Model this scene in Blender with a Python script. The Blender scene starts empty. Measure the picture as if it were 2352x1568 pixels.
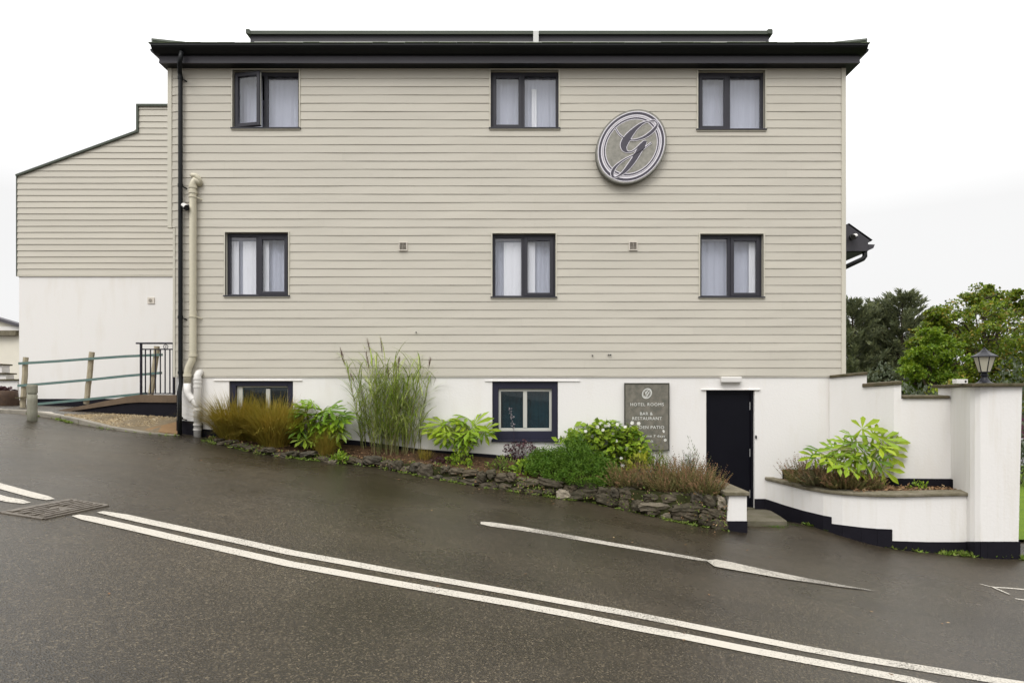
import bpy, bmesh, math, random
from math import sin, cos, pi, radians, sqrt, exp, atan2, hypot
from mathutils import Vector, Matrix

random.seed(7)
SC = bpy.context.scene
COL = SC.collection

# ------------------------------------------------------------------ camera
EYE = 1.6            # camera height, world origin lies on the road under the camera
F = 1400.0           # focal length in pixels of a 2352 px wide picture
D = 10.94            # distance from the camera to the hotel front
cam_data = bpy.data.cameras.new("camera")
cam = bpy.data.objects.new("camera", cam_data)
COL.objects.link(cam)
cam.location = (0, 0, EYE)
cam.rotation_euler = (radians(90), 0, 0)
cam_data.sensor_fit = 'HORIZONTAL'
cam_data.sensor_width = 36.0
cam_data.lens = 36.0 * F / 2352.0
cam_data.shift_x = -24.0 / 2352.0
cam_data.shift_y = 126.0 / 2352.0
cam_data.clip_start = 0.05
cam_data.clip_end = 2000.0
SC.camera = cam

# ------------------------------------------------------------------ sky, sun, exposure
SUN_EL, SUN_AZ = radians(52), radians(205)      # high, behind the camera and to its left
w = bpy.data.worlds.new("World")
SC.world = w
w.use_nodes = True
nt = w.node_tree
nt.nodes.clear()
n_out = nt.nodes.new('ShaderNodeOutputWorld')
n_bg = nt.nodes.new('ShaderNodeBackground')
n_sky = nt.nodes.new('ShaderNodeTexSky')
n_sky.sky_type = 'NISHITA'
n_sky.sun_disc = False
n_sky.sun_elevation = SUN_EL
n_sky.sun_rotation = SUN_AZ
n_sky.dust_density = 4.0
n_hsv = nt.nodes.new('ShaderNodeHueSaturation')
n_hsv.inputs['Saturation'].default_value = 0.12
nt.links.new(n_sky.outputs[0], n_hsv.inputs['Color'])
# overcast cloud layer: about three times as bright overhead as at the horizon
n_tc = nt.nodes.new('ShaderNodeTexCoord')
n_sep = nt.nodes.new('ShaderNodeSeparateXYZ')
nt.links.new(n_tc.outputs['Generated'], n_sep.inputs[0])
n_ramp = nt.nodes.new('ShaderNodeMapRange')
n_ramp.inputs['From Min'].default_value = 0.25
n_ramp.inputs['From Max'].default_value = 1.0
n_ramp.inputs['To Min'].default_value = 8.75
n_ramp.inputs['To Max'].default_value = 30.0
nt.links.new(n_sep.outputs['Z'], n_ramp.inputs['Value'])
n_noise = nt.nodes.new('ShaderNodeTexNoise')
n_noise.inputs['Scale'].default_value = 2.2
n_noise.inputs['Detail'].default_value = 4.0
nt.links.new(n_tc.outputs['Generated'], n_noise.inputs['Vector'])
n_nr = nt.nodes.new('ShaderNodeMapRange')
n_nr.inputs['To Min'].default_value = 0.94
n_nr.inputs['To Max'].default_value = 1.06
nt.links.new(n_noise.outputs['Fac'], n_nr.inputs['Value'])
n_mul = nt.nodes.new('ShaderNodeMath'); n_mul.operation = 'MULTIPLY'
nt.links.new(n_ramp.outputs[0], n_mul.inputs[0])
nt.links.new(n_nr.outputs[0], n_mul.inputs[1])
n_cc = nt.nodes.new('ShaderNodeCombineColor')
for k, g in enumerate((1.0, 1.0, 1.0)):
    m_ = nt.nodes.new('ShaderNodeMath'); m_.operation = 'MULTIPLY'
    m_.inputs[1].default_value = g
    nt.links.new(n_mul.outputs[0], m_.inputs[0])
    nt.links.new(m_.outputs[0], n_cc.inputs[k])
n_mix = nt.nodes.new('ShaderNodeMix'); n_mix.data_type = 'RGBA'
n_mix.inputs['Factor'].default_value = 0.93
nt.links.new(n_hsv.outputs['Color'], n_mix.inputs['A'])
nt.links.new(n_cc.outputs['Color'], n_mix.inputs['B'])
nt.links.new(n_mix.outputs['Result'], n_bg.inputs['Color'])
n_bg.inputs['Strength'].default_value = 0.11
nt.links.new(n_bg.outputs[0], n_out.inputs['Surface'])

sun_d = bpy.data.lights.new("sun", 'SUN')
sun_d.energy = 1.3
sun_d.angle = radians(25)
sun_d.color = (1.0, 0.97, 0.92)
sun = bpy.data.objects.new("sun", sun_d)
COL.objects.link(sun)
sun.location = (-8, -10, 20)
sd = Vector((sin(SUN_AZ) * cos(SUN_EL), cos(SUN_AZ) * cos(SUN_EL), sin(SUN_EL)))   # towards the sun
sun.rotation_euler = (-sd).to_track_quat('-Z', 'Y').to_euler()

SC.view_settings.view_transform = 'Standard'
SC.view_settings.look = 'None'
SC.view_settings.exposure = 0.0
SC.view_settings.gamma = 1.0

# ------------------------------------------------------------------ helpers
def at(px, py, Y):
    """point that the camera sees at pixel (px, py) of a 2352 x 1568 picture, at distance Y"""
    return Vector(((px - 1200.0) / F * Y, Y, EYE + (910.0 - py) / F * Y))

def X(px, Y=D): return (px - 1200.0) / F * Y
def Z(py, Y=D): return EYE + (910.0 - py) / F * Y

def gz(x, y):
    """height of the sloping road and its surroundings"""
    if x < -8.5:
        z = -1.585 + 0.15 * 8.5 + 0.03 * min(-8.5 - x, 25.0)
    elif x < 3.3:
        z = -1.585 - 0.15 * x
    else:
        t = min(x, 6.7) - 3.3
        z = -1.585 - 0.495 - 0.15 * t + 0.022 * t * t
    z += 0.14 * exp(-(((x - 4.7) / 0.8) ** 2 + ((y - 9.9) / 0.9) ** 2))
    return EYE + z

def ground_at(px, py, lift=0.0):
    lo, hi = 1.5, 60.0
    f = lambda Y: Z(py, Y) - gz(X(px, Y), Y) - lift
    for _ in range(60):
        m = (lo + hi) / 2
        if f(m) > 0: lo = m
        else: hi = m
    return at(px, py, lo)

class MB:
    """collects faces of one mesh"""
    def __init__(self): self.v = []; self.f = []
    def add(self, verts, faces):
        o = len(self.v)
        self.v.extend([tuple(p) for p in verts])
        self.f.extend([tuple(i + o for i in f) for f in faces])
    def quad(self, a, b, c, d): self.add([a, b, c, d], [(0, 1, 2, 3)])
    def box(self, x0, x1, y0, y1, z0, z1):
        self.add([(x0, y0, z0), (x1, y0, z0), (x1, y1, z0), (x0, y1, z0),
                  (x0, y0, z1), (x1, y0, z1), (x1, y1, z1), (x0, y1, z1)],
                 [(0, 3, 2, 1), (4, 5, 6, 7), (0, 1, 5, 4), (1, 2, 6, 5), (2, 3, 7, 6), (3, 0, 4, 7)])
    def bar(self, a, b, wx, wz, up=Vector((0, 0, 1))):
        """rectangular bar from a to b"""
        a = Vector(a); b = Vector(b); d = (b - a).normalized()
        s = d.cross(up)
        if s.length < 1e-4: s = d.cross(Vector((0, 1, 0)))
        s.normalize(); u = s.cross(d).normalized()
        s *= wx / 2; u *= wz / 2
        p = [a - s - u, a + s - u, a + s + u, a - s + u, b - s - u, b + s - u, b + s + u, b - s + u]
        self.add(p, [(0, 1, 2, 3), (7, 6, 5, 4), (0, 4, 5, 1), (1, 5, 6, 2), (2, 6, 7, 3), (3, 7, 4, 0)])
    def tube(self, pts, radii, n=10, cap=True):
        pts = [Vector(p) for p in pts]
        if not hasattr(radii, '__len__'): radii = [radii] * len(pts)
        rings = []; ref = None
        for i, p in enumerate(pts):
            if i == 0: d = pts[1] - p
            elif i == len(pts) - 1: d = p - pts[i - 1]
            else: d = (pts[i + 1] - p).normalized() + (p - pts[i - 1]).normalized()
            d.normalize()
            if ref is None:
                ref = d.cross(Vector((0, 0, 1)))
                if ref.length < 1e-3: ref = d.cross(Vector((0, 1, 0)))
            s = (ref - d * ref.dot(d))
            s.normalize(); ref = s
            u = d.cross(s)
            rings.append([p + (s * cos(2 * pi * k / n) + u * sin(2 * pi * k / n)) * radii[i] for k in range(n)])
        vs = [q for r in rings for q in r]; fs = []
        for i in range(len(pts) - 1):
            for k in range(n):
                fs.append((i * n + k, i * n + (k + 1) % n, (i + 1) * n + (k + 1) % n, (i + 1) * n + k))
        if cap:
            fs.append(tuple(range(n - 1, -1, -1)))
            fs.append(tuple((len(pts) - 1) * n + k for k in range(n)))
        self.add(vs, fs)
    def prism(self, pts, vec):
        """closed polygon pts swept by vec"""
        n = len(pts); vec = Vector(vec)
        a = [Vector(p) for p in pts]; b = [p + vec for p in a]
        fs = [tuple(range(n)), tuple(range(2 * n - 1, n - 1, -1))]
        fs += [(i, i + n, (i + 1) % n + n, (i + 1) % n) for i in range(n)]
        self.add(a + b, fs)
    def lathe(self, c, prof, n=16):
        """profile of (radius, z) turned about the vertical through c"""
        c = Vector(c); vs = []; fs = []
        for r, z in prof:
            vs += [(c.x + r * cos(2 * pi * k / n), c.y + r * sin(2 * pi * k / n), c.z + z) for k in range(n)]
        for i in range(len(prof) - 1):
            for k in range(n):
                fs.append((i * n + k, i * n + (k + 1) % n, (i + 1) * n + (k + 1) % n, (i + 1) * n + k))
        fs.append(tuple(range(n - 1, -1, -1))); fs.append(tuple((len(prof) - 1) * n + k for k in range(n)))
        self.add(vs, fs)
    def build(self, name, m, parent=None, loc=None, smooth=False, bevel=0.0):
        me = bpy.data.meshes.new(name)
        o = bpy.data.objects.new(name, me)
        COL.objects.link(o)
        off = Vector((0, 0, 0))
        if loc is not None: off = Vector(loc)
        vs = self.v if loc is None else [(p[0] - off.x, p[1] - off.y, p[2] - off.z) for p in self.v]
        me.from_pydata(vs, [], self.f)
        if m is not None: me.materials.append(m)
        if smooth:
            me.polygons.foreach_set('use_smooth', [True] * len(me.polygons))
        me.update()
        if parent is not None:
            o.parent = parent
            o.location = -root_loc(parent)if loc is None else off - root_loc(parent)
        else:
            o.location = off
        if bevel > 0:
            b = o.modifiers.new('bevel', 'BEVEL'); b.width = bevel; b.segments = 2; b.limit_method = 'ANGLE'
            b.angle_limit = radians(40)
        return o

def root_loc(o):
    """world position of an object's origin (nothing here is rotated)"""
    l = Vector((0, 0, 0))
    while o is not None:
        l = l + o.location; o = o.parent
    return l

def thing(name, loc, label, cat, group=None):
    o = bpy.data.objects.new(name, None)
    o.empty_display_size = 0.2
    COL.objects.link(o)
    o.location = loc
    return tag(o, label, cat, group)

def tag(o, label, cat, group=None, kind=None):
    o['label'] = label; o['category'] = cat
    if group: o['group'] = group
    if kind: o['kind'] = kind
    return o

def structure(o, kind='structure', label=None):
    o['kind'] = kind
    if label: o['label'] = label
    return o

# ------------------------------------------------------------------ materials
def mat(name, col, rough=0.6, spec=0.5, metal=0.0, var=0.0, vscale=3.0, vcol=None, vstretch=(1, 1, 1),
        bump=0.0, bscale=40.0, island=0.0, icol=None, trans=0.0, coat=0.0, rvar=0.0, vlo=0.3, vhi=0.7):
    m = bpy.data.materials.new(name); m.use_nodes = True
    t = m.node_tree; N = t.nodes; L = t.links
    b = N['Principled BSDF']
    b.inputs['Roughness'].default_value = rough
    b.inputs['Specular IOR Level'].default_value = spec
    b.inputs['Metallic'].default_value = metal
    if coat: b.inputs['Coat Weight'].default_value = coat
    c4 = (col[0], col[1], col[2], 1)
    b.inputs['Base Color'].default_value = c4
    src = None
    tc = N.new('ShaderNodeTexCoord')
    if var > 0 or vcol is not None:
        mp = N.new('ShaderNodeMapping'); mp.inputs['Scale'].default_value = vstretch
        L.new(tc.outputs['Object'], mp.inputs[0])
        no = N.new('ShaderNodeTexNoise'); no.inputs['Scale'].default_value = vscale
        no.inputs['Detail'].default_value = 6; no.inputs['Roughness'].default_value = 0.65
        L.new(mp.outputs[0], no.inputs['Vector'])
        r = N.new('ShaderNodeMapRange')
        r.inputs['From Min'].default_value = vlo; r.inputs['From Max'].default_value = vhi
        L.new(no.outputs['Fac'], r.inputs['Value'])
        mx = N.new('ShaderNodeMix'); mx.data_type = 'RGBA'
        o2 = vcol if vcol is not None else tuple(c * (1 - var) for c in col)
        mx.inputs['A'].default_value = c4
        mx.inputs['B'].default_value = (o2[0], o2[1], o2[2], 1)
        L.new(r.outputs[0], mx.inputs['Factor'])
        src = mx.outputs['Result']
        if rvar:
            rr = N.new('ShaderNodeMapRange')
            rr.inputs['To Min'].default_value = rough - rvar; rr.inputs['To Max'].default_value = rough + rvar
            L.new(r.outputs[0], rr.inputs['Value']); L.new(rr.outputs[0], b.inputs['Roughness'])
    if island > 0 or icol is not None:
        ge = N.new('ShaderNodeNewGeometry')
        if icol is not None:
            rp = N.new('ShaderNodeValToRGB')
            rp.color_ramp.elements[0].color = (*icol[0], 1)
            rp.color_ramp.elements[1].color = (*icol[-1], 1)
            for k in range(1, len(icol) - 1):
                e = rp.color_ramp.elements.new(k / (len(icol) - 1)); e.color = (*icol[k], 1)
            L.new(ge.outputs['Random Per Island'], rp.inputs[0])
            if src is not None:
                mi = N.new('ShaderNodeMix'); mi.data_type = 'RGBA'; mi.inputs['Factor'].default_value = 0.5
                L.new(src, mi.inputs['A']); L.new(rp.outputs[0], mi.inputs['B']); src = mi.outputs['Result']
            else: src = rp.outputs[0]
        else:
            rr = N.new('ShaderNodeMapRange')
            rr.inputs['To Min'].default_value = 1 - island; rr.inputs['To Max'].default_value = 1 + island
            L.new(ge.outputs['Random Per Island'], rr.inputs['Value'])
            hs = N.new('ShaderNodeHueSaturation')
            hs.inputs['Color'].default_value = c4
            if src is not None: L.new(src, hs.inputs['Color'])
            L.new(rr.outputs[0], hs.inputs['Value']); src = hs.outputs['Color']
    if src is not None: L.new(src, b.inputs['Base Color'])
    if bump > 0:
        nb = N.new('ShaderNodeTexNoise'); nb.inputs['Scale'].default_value = bscale; nb.inputs['Detail'].default_value = 5
        L.new(tc.outputs['Object'], nb.inputs['Vector'])
        bp = N.new('ShaderNodeBump'); bp.inputs['Strength'].default_value = bump; bp.inputs['Distance'].default_value = 0.02
        L.new(nb.outputs['Fac'], bp.inputs['Height']); L.new(bp.outputs[0], b.inputs['Normal'])
    if trans > 0:
        tr = N.new('ShaderNodeBsdfTranslucent')
        if src is not None: L.new(src, tr.inputs['Color'])
        else: tr.inputs['Color'].default_value = c4
        ms = N.new('ShaderNodeMixShader'); ms.inputs[0].default_value = trans
        L.new(b.outputs[0], ms.inputs[1]); L.new(tr.outputs[0], ms.inputs[2])
        L.new(ms.outputs[0], N['Material Output'].inputs['Surface'])
    return m

def mat_glass(name, tint=(0.85, 0.88, 0.9), ior=1.6):
    m = bpy.data.materials.new(name); m.use_nodes = True
    t = m.node_tree; N = t.nodes; L = t.links; N.remove(N['Principled BSDF'])
    ge = N.new('ShaderNodeNewGeometry')
    dt = N.new('ShaderNodeVectorMath'); dt.operation = 'DOT_PRODUCT'
    L.new(ge.outputs['Incoming'], dt.inputs[0]); L.new(ge.outputs['Normal'], dt.inputs[1])
    ab = N.new('ShaderNodeMath'); ab.operation = 'ABSOLUTE'; L.new(dt.outputs['Value'], ab.inputs[0])
    om = N.new('ShaderNodeMath'); om.operation = 'SUBTRACT'; om.inputs[0].default_value = 1.0; L.new(ab.outputs[0], om.inputs[1])
    pw_ = N.new('ShaderNodeMath'); pw_.operation = 'POWER'; pw_.inputs[1].default_value = 5.0; L.new(om.outputs[0], pw_.inputs[0])
    r0 = ((ior - 1) / (ior + 1)) ** 2
    fr = N.new('ShaderNodeMath'); fr.operation = 'MULTIPLY_ADD'; fr.inputs[1].default_value = 1 - r0; fr.inputs[2].default_value = r0
    L.new(pw_.outputs[0], fr.inputs[0])
    tr = N.new('ShaderNodeBsdfTransparent'); tr.inputs['Color'].default_value = (*tint, 1)
    gl = N.new('ShaderNodeBsdfGlossy'); gl.inputs['Roughness'].default_value = 0.02
    tc = N.new('ShaderNodeTexCoord')
    no = N.new('ShaderNodeTexNoise'); no.inputs['Scale'].default_value = 1.3
    L.new(tc.outputs['Object'], no.inputs['Vector'])
    bp = N.new('ShaderNodeBump'); bp.inputs['Strength'].default_value = 0.03; bp.inputs['Distance'].default_value = 0.1
    L.new(no.outputs['Fac'], bp.inputs['Height']); L.new(bp.outputs[0], gl.inputs['Normal'])
    ms = N.new('ShaderNodeMixShader')
    L.new(fr.outputs[0], ms.inputs[0]); L.new(tr.outputs[0], ms.inputs[1]); L.new(gl.outputs[0], ms.inputs[2])
    L.new(ms.outputs[0], N['Material Output'].inputs['Surface'])
    return m

def mat_asphalt():
    m = bpy.data.materials.new('wet_asphalt'); m.use_nodes = True
    t = m.node_tree; N = t.nodes; L = t.links; b = N['Principled BSDF']
    tc = N.new('ShaderNodeTexCoord')
    # big damp patches
    n1 = N.new('ShaderNodeTexNoise'); n1.inputs['Scale'].default_value = 0.55; n1.inputs['Detail'].default_value = 7
    n1.inputs['Roughness'].default_value = 0.6
    L.new(tc.outputs['Object'], n1.inputs['Vector'])
    # stone chippings
    n2 = N.new('ShaderNodeTexVoronoi'); n2.inputs['Scale'].default_value = 105
    L.new(tc.outputs['Object'], n2.inputs['Vector'])
    n3 = N.new('ShaderNodeTexNoise'); n3.inputs['Scale'].default_value = 150; n3.inputs['Detail'].default_value = 3
    L.new(tc.outputs['Object'], n3.inputs['Vector'])
    bw = N.new('ShaderNodeRGBToBW'); L.new(n2.outputs['Color'], bw.inputs[0])
    r = N.new('ShaderNodeValToRGB'); e = r.color_ramp.elements
    e[0].position = 0.0; e[0].color = (0.011, 0.0088, 0.0056, 1)
    e[1].position = 1.0; e[1].color = (0.155, 0.125, 0.082, 1)
    x = r.color_ramp.elements.new(0.6); x.color = (0.031, 0.0242, 0.0152, 1)
    x = r.color_ramp.elements.new(0.8); x.color = (0.065, 0.0515, 0.033, 1)
    L.new(bw.outputs[0], r.inputs[0])
    hs = N.new('ShaderNodeHueSaturation')
    L.new(r.outputs[0], hs.inputs['Color'])
    mr = N.new('ShaderNodeMapRange'); mr.inputs['From Min'].default_value = 0.3; mr.inputs['From Max'].default_value = 0.7
    mr.inputs['To Min'].default_value = 0.72; mr.inputs['To Max'].default_value = 1.28
    L.new(n1.outputs['Fac'], mr.inputs['Value'])
    mp = N.new('ShaderNodeMapping'); mp.inputs['Scale'].default_value = (0.12, 0.8, 0.4)
    L.new(tc.outputs['Object'], mp.inputs[0])
    n4 = N.new('ShaderNodeTexNoise'); n4.inputs['Scale'].default_value = 1.0; n4.inputs['Detail'].default_value = 5
    L.new(mp.outputs[0], n4.inputs['Vector'])
    m4 = N.new('ShaderNodeMapRange'); m4.inputs['From Min'].default_value = 0.35; m4.inputs['From Max'].default_value = 0.65
    m4.inputs['To Min'].default_value = 0.8; m4.inputs['To Max'].default_value = 1.2
    L.new(n4.outputs['Fac'], m4.inputs['Value'])
    mm = N.new('ShaderNodeMath'); mm.operation = 'MULTIPLY'; L.new(mr.outputs[0], mm.inputs[0]); L.new(m4.outputs[0], mm.inputs[1])
    L.new(mm.outputs[0], hs.inputs['Value'])
    L.new(hs.outputs['Color'], b.inputs['Base Color'])
    rr = N.new('ShaderNodeMapRange'); rr.inputs['From Min'].default_value = 0.35; rr.inputs['From Max'].default_value = 0.65
    rr.inputs['To Min'].default_value = 0.17; rr.inputs['To Max'].default_value = 0.42
    L.new(n1.outputs['Fac'], rr.inputs['Value']); L.new(rr.outputs[0], b.inputs['Roughness'])
    b.inputs['Specular IOR Level'].default_value = 0.4
    ad = N.new('ShaderNodeMath'); ad.operation = 'ADD'
    L.new(n2.outputs['Distance'], ad.inputs[0]); L.new(n3.outputs['Fac'], ad.inputs[1])
    bp = N.new('ShaderNodeBump'); bp.inputs['Strength'].default_value = 0.38; bp.inputs['Distance'].default_value = 0.006
    L.new(ad.outputs[0], bp.inputs['Height']); L.new(bp.outputs[0], b.inputs['Normal'])
    return m

def mat_paint(name, wear=0.35):
    """white thermoplastic line, worn through in places to the asphalt"""
    m = bpy.data.materials.new(name); m.use_nodes = True
    t = m.node_tree; N = t.nodes; L = t.links; b = N['Principled BSDF']
    tc = N.new('ShaderNodeTexCoord')
    a = N.new('ShaderNodeTexNoise'); a.inputs['Scale'].default_value = 85; a.inputs['Detail'].default_value = 4
    c = N.new('ShaderNodeTexNoise'); c.inputs['Scale'].default_value = 1.1; c.inputs['Detail'].default_value = 5
    for q in (a, c): L.new(tc.outputs['Object'], q.inputs['Vector'])
    s = N.new('ShaderNodeMath'); s.operation = 'MULTIPLY_ADD'
    L.new(c.outputs['Fac'], s.inputs[0]); s.inputs[1].default_value = 0.55
    L.new(a.outputs['Fac'], s.inputs[2])
    r = N.new('ShaderNodeMapRange'); r.inputs['From Min'].default_value = 0.98 - wear * 0.55
    r.inputs['From Max'].default_value = 1.12 - wear * 0.55
    L.new(s.outputs[0], r.inputs['Value'])
    mx = N.new('ShaderNodeMix'); mx.data_type = 'RGBA'
    mx.inputs['A'].default_value = (0.44, 0.41, 0.355, 1); mx.inputs['B'].default_value = (0.06, 0.053, 0.043, 1)
    L.new(r.outputs[0], mx.inputs['Factor']); L.new(mx.outputs['Result'], b.inputs['Base Color'])
    b.inputs['Roughness'].default_value = 0.55; b.inputs['Specular IOR Level'].default_value = 0.3
    bp = N.new('ShaderNodeBump'); bp.inputs['Strength'].default_value = 0.3; bp.inputs['Distance'].default_value = 0.004
    L.new(a.outputs['Fac'], bp.inputs['Height']); L.new(bp.outputs[0], b.inputs['Normal'])
    return m

M = {}
M['asphalt'] = mat_asphalt()
M['line'] = mat_paint('line_paint', 0.29)
M['arrow'] = mat_paint('worn_arrow_paint', 0.42)
M['clad'] = mat('painted_weatherboard', (0.52, 0.488, 0.418), 0.55, 0.3, island=0.018, var=0.085, vscale=1.2, vstretch=(0.4, 1, 2.5), bump=0.08, bscale=60)
M['clad_back'] = mat('board_backing', (0.09, 0.08, 0.06), 0.9)
M['trim'] = mat('painted_trim', (0.555, 0.525, 0.44), 0.5, 0.3, var=0.05)
M['render'] = mat('white_render', (0.735, 0.715, 0.69), 0.85, 0.2, vscale=1.6, vcol=(0.68, 0.645, 0.59), vstretch=(2.2, 2.2, 0.5), vlo=0.5, vhi=0.9, bump=0.12, bscale=30)
M['render_stained'] = mat('stained_white_render', (0.745, 0.725, 0.70), 0.85, 0.2, vscale=2.2, vcol=(0.66, 0.625, 0.56), vstretch=(3.5, 3.5, 0.3), vlo=0.5, vhi=0.85, bump=0.15, bscale=25)
M['black'] = mat('black_plinth_paint', (0.010, 0.009, 0.014), 0.75, 0.15, var=0.3, vscale=6, bump=0.1)
M['anthracite'] = mat('anthracite_trim', (0.050, 0.047, 0.055), 0.5, 0.3, var=0.12, vscale=2)
M['gutter'] = mat('black_gutter', (0.007, 0.008, 0.009), 0.5, 0.22, var=0.2, vscale=4)
M['frame'] = mat('anthracite_frame', (0.034, 0.033, 0.042), 0.4, 0.3, var=0.1)
M['navy'] = mat('navy_timber_frame', (0.018, 0.018, 0.035), 0.5, 0.25, var=0.15)
M['pale_frame'] = mat('pale_window_frame', (0.50, 0.50, 0.45), 0.4, 0.4, var=0.06)
M['door'] = mat('black_door_paint', (0.0045, 0.0045, 0.008), 0.4, 0.12, var=0.2)
M['steel'] = mat('bright_steel', (0.6, 0.6, 0.6), 0.3, 0.5, metal=0.8)
M['roof'] = mat('mossy_slate', (0.055, 0.065, 0.05), 0.7, 0.3, vscale=5, vcol=(0.075, 0.10, 0.04), bump=0.3, bscale=20)
M['coping_green'] = mat('green_grey_capping', (0.062, 0.074, 0.054), 0.5, 0.3, var=0.2)
M['zinc'] = mat('zinc_flashing', (0.33, 0.33, 0.31), 0.45, 0.4, var=0.15)
M['white_plastic'] = mat('white_plastic', (0.64, 0.62, 0.59), 0.4, 0.4, var=0.04)
M['grey_plastic'] = mat('light_grey_plastic', (0.60, 0.60, 0.58), 0.4, 0.4, var=0.04)
M['black_plastic'] = mat('black_plastic', (0.01, 0.01, 0.011), 0.25, 0.5, var=0.1)
M['vent'] = mat('vent_plastic', (0.62, 0.57, 0.50), 0.5, 0.3, var=0.05)
M['vent_dark'] = mat('vent_louvre', (0.30, 0.27, 0.23), 0.6, 0.3, var=0.1)
M['glass'] = mat_glass('window_glass', (0.98, 0.985, 1.0), 1.6)
M['glass_dark'] = mat_glass('dark_window_glass', (0.62, 0.76, 0.80), 1.5)
M['curtain'] = mat('net_curtain', (0.60, 0.62, 0.70), 0.9, 0.1, var=0.04, trans=0.2)
M['curtain_white'] = mat('white_curtain_lining', (0.80, 0.80, 0.81), 0.9, 0.1, var=0.03)
M['room'] = mat('room_wall', (0.72, 0.71, 0.78), 0.9, 0.1, var=0.05)
M['room_pale'] = mat('room_wall_pale', (0.80, 0.80, 0.81), 0.9, 0.1, var=0.04)
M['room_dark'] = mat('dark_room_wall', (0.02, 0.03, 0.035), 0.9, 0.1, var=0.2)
M['teal_curtain'] = mat('teal_curtain_cloth', (0.012, 0.085, 0.10), 0.8, 0.2, var=0.5, vscale=3)
M['slate'] = mat('mottled_slate', (0.095, 0.095, 0.078), 0.6, 0.3, vscale=9, vcol=(0.205, 0.185, 0.15), bump=0.15, bscale=50)
M['slate_edge'] = mat('dark_slate_edge', (0.06, 0.058, 0.045), 0.7, 0.3, var=0.2)
M['stone_disc'] = mat('pale_stone_disc', (0.20, 0.195, 0.17), 0.7, 0.3, vscale=11, vcol=(0.33, 0.315, 0.275), bump=0.2, bscale=40)
M['disc_edge'] = mat('stone_disc_rim', (0.14, 0.138, 0.12), 0.75, 0.2, vscale=16, vcol=(0.22, 0.215, 0.195), bump=0.3, bscale=60)
M['letter_dark'] = mat('dark_grey_lettering', (0.072, 0.066, 0.085), 0.5, 0.3, var=0.15)
M['letter_white'] = mat('white_lettering', (0.74, 0.71, 0.76), 0.5, 0.3, var=0.05)
M['letter_grey'] = mat('grey_ring', (0.38, 0.36, 0.38), 0.5, 0.3, var=0.1)
M['sign_white'] = mat('sign_lettering', (0.70, 0.70, 0.66), 0.6, 0.3, var=0.1)
M['cap_stone'] = mat('mossy_coping', (0.12, 0.095, 0.062), 0.85, 0.2, vscale=9, vcol=(0.055, 0.052, 0.025), bump=0.5, bscale=25)
M['cap_grey'] = mat('grey_coping', (0.21, 0.185, 0.14), 0.85, 0.2, vscale=9, vcol=(0.10, 0.088, 0.05), bump=0.5, bscale=25)
M['rock'] = mat('garden_stone', (0.16, 0.13, 0.09), 0.85, 0.25, vscale=11, vcol=(0.02, 0.02, 0.01), bump=1.0, bscale=22,
               icol=[(0.014, 0.013, 0.009), (0.035, 0.03, 0.02), (0.02, 0.02, 0.011), (0.065, 0.052, 0.037), (0.03, 0.03, 0.028), (0.05, 0.036, 0.022), (0.10, 0.085, 0.06), (0.44, 0.38, 0.30)])
M['mortar'] = mat('mossy_wall_core', (0.02, 0.02, 0.008), 0.95, 0.1, vscale=8, vcol=(0.05, 0.055, 0.02), bump=0.6, bscale=20)
M['soil'] = mat('bark_mulch_soil', (0.035, 0.023, 0.014), 0.95, 0.1, vscale=14, vcol=(0.10, 0.058, 0.032), bump=0.9, bscale=40)
M['kerb'] = mat('concrete_kerb', (0.27, 0.245, 0.205), 0.85, 0.2, vscale=6, vcol=(0.17, 0.155, 0.125), bump=0.35, bscale=35)
M['concrete'] = mat('light_concrete', (0.48, 0.44, 0.38), 0.85, 0.2, vscale=4, vcol=(0.38, 0.345, 0.29), bump=0.25, bscale=35)
M['slab'] = mat('mossy_step_concrete', (0.17, 0.15, 0.115), 0.85, 0.2, vscale=4, vcol=(0.09, 0.085, 0.05), bump=0.35, bscale=35)
M['ramp'] = mat('brown_ramp_boards', (0.15, 0.105, 0.068), 0.7, 0.3, vscale=6, vcol=(0.10, 0.07, 0.045), bump=0.25, bscale=30)
M['dirt'] = mat('orange_earth', (0.24, 0.15, 0.075), 0.95, 0.1, vscale=12, vcol=(0.17, 0.105, 0.055), bump=0.5, bscale=60)
M['gravel_base'] = mat('gravel_bed', (0.22, 0.175, 0.115), 0.95, 0.1, vscale=40, vcol=(0.12, 0.095, 0.06), bump=0.8, bscale=90)
M['gravel'] = mat('gravel_chips', (0.4, 0.3, 0.2), 0.85, 0.2, icol=[(0.12, 0.09, 0.05), (0.26, 0.20, 0.115), (0.36, 0.28, 0.17), (0.20, 0.145, 0.08), (0.44, 0.38, 0.27)])
M['timber'] = mat('weathered_post_timber', (0.42, 0.375, 0.27), 0.8, 0.2, vscale=7, vcol=(0.28, 0.235, 0.165), vstretch=(4, 4, 0.6), bump=0.4, bscale=30)
M['bollard'] = mat('grey_green_timber', (0.27, 0.26, 0.205), 0.8, 0.2, vscale=7, vcol=(0.19, 0.185, 0.14), vstretch=(4, 4, 0.6), bump=0.3, bscale=30)
M['teal'] = mat('faded_teal_rail', (0.075, 0.145, 0.14), 0.6, 0.3, vscale=5, vcol=(0.13, 0.18, 0.155), vstretch=(1, 1, 3), bump=0.2)
M['iron'] = mat('black_railing_iron', (0.012, 0.010, 0.02), 0.5, 0.3, var=0.2)
M['lamp_black'] = mat('lantern_metal', (0.010, 0.010, 0.015), 0.38, 0.22, var=0.2)
M['lamp_glass'] = mat('frosted_lantern_glass', (0.70, 0.67, 0.55), 0.35, 0.4, var=0.06, trans=0.4)
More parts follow.
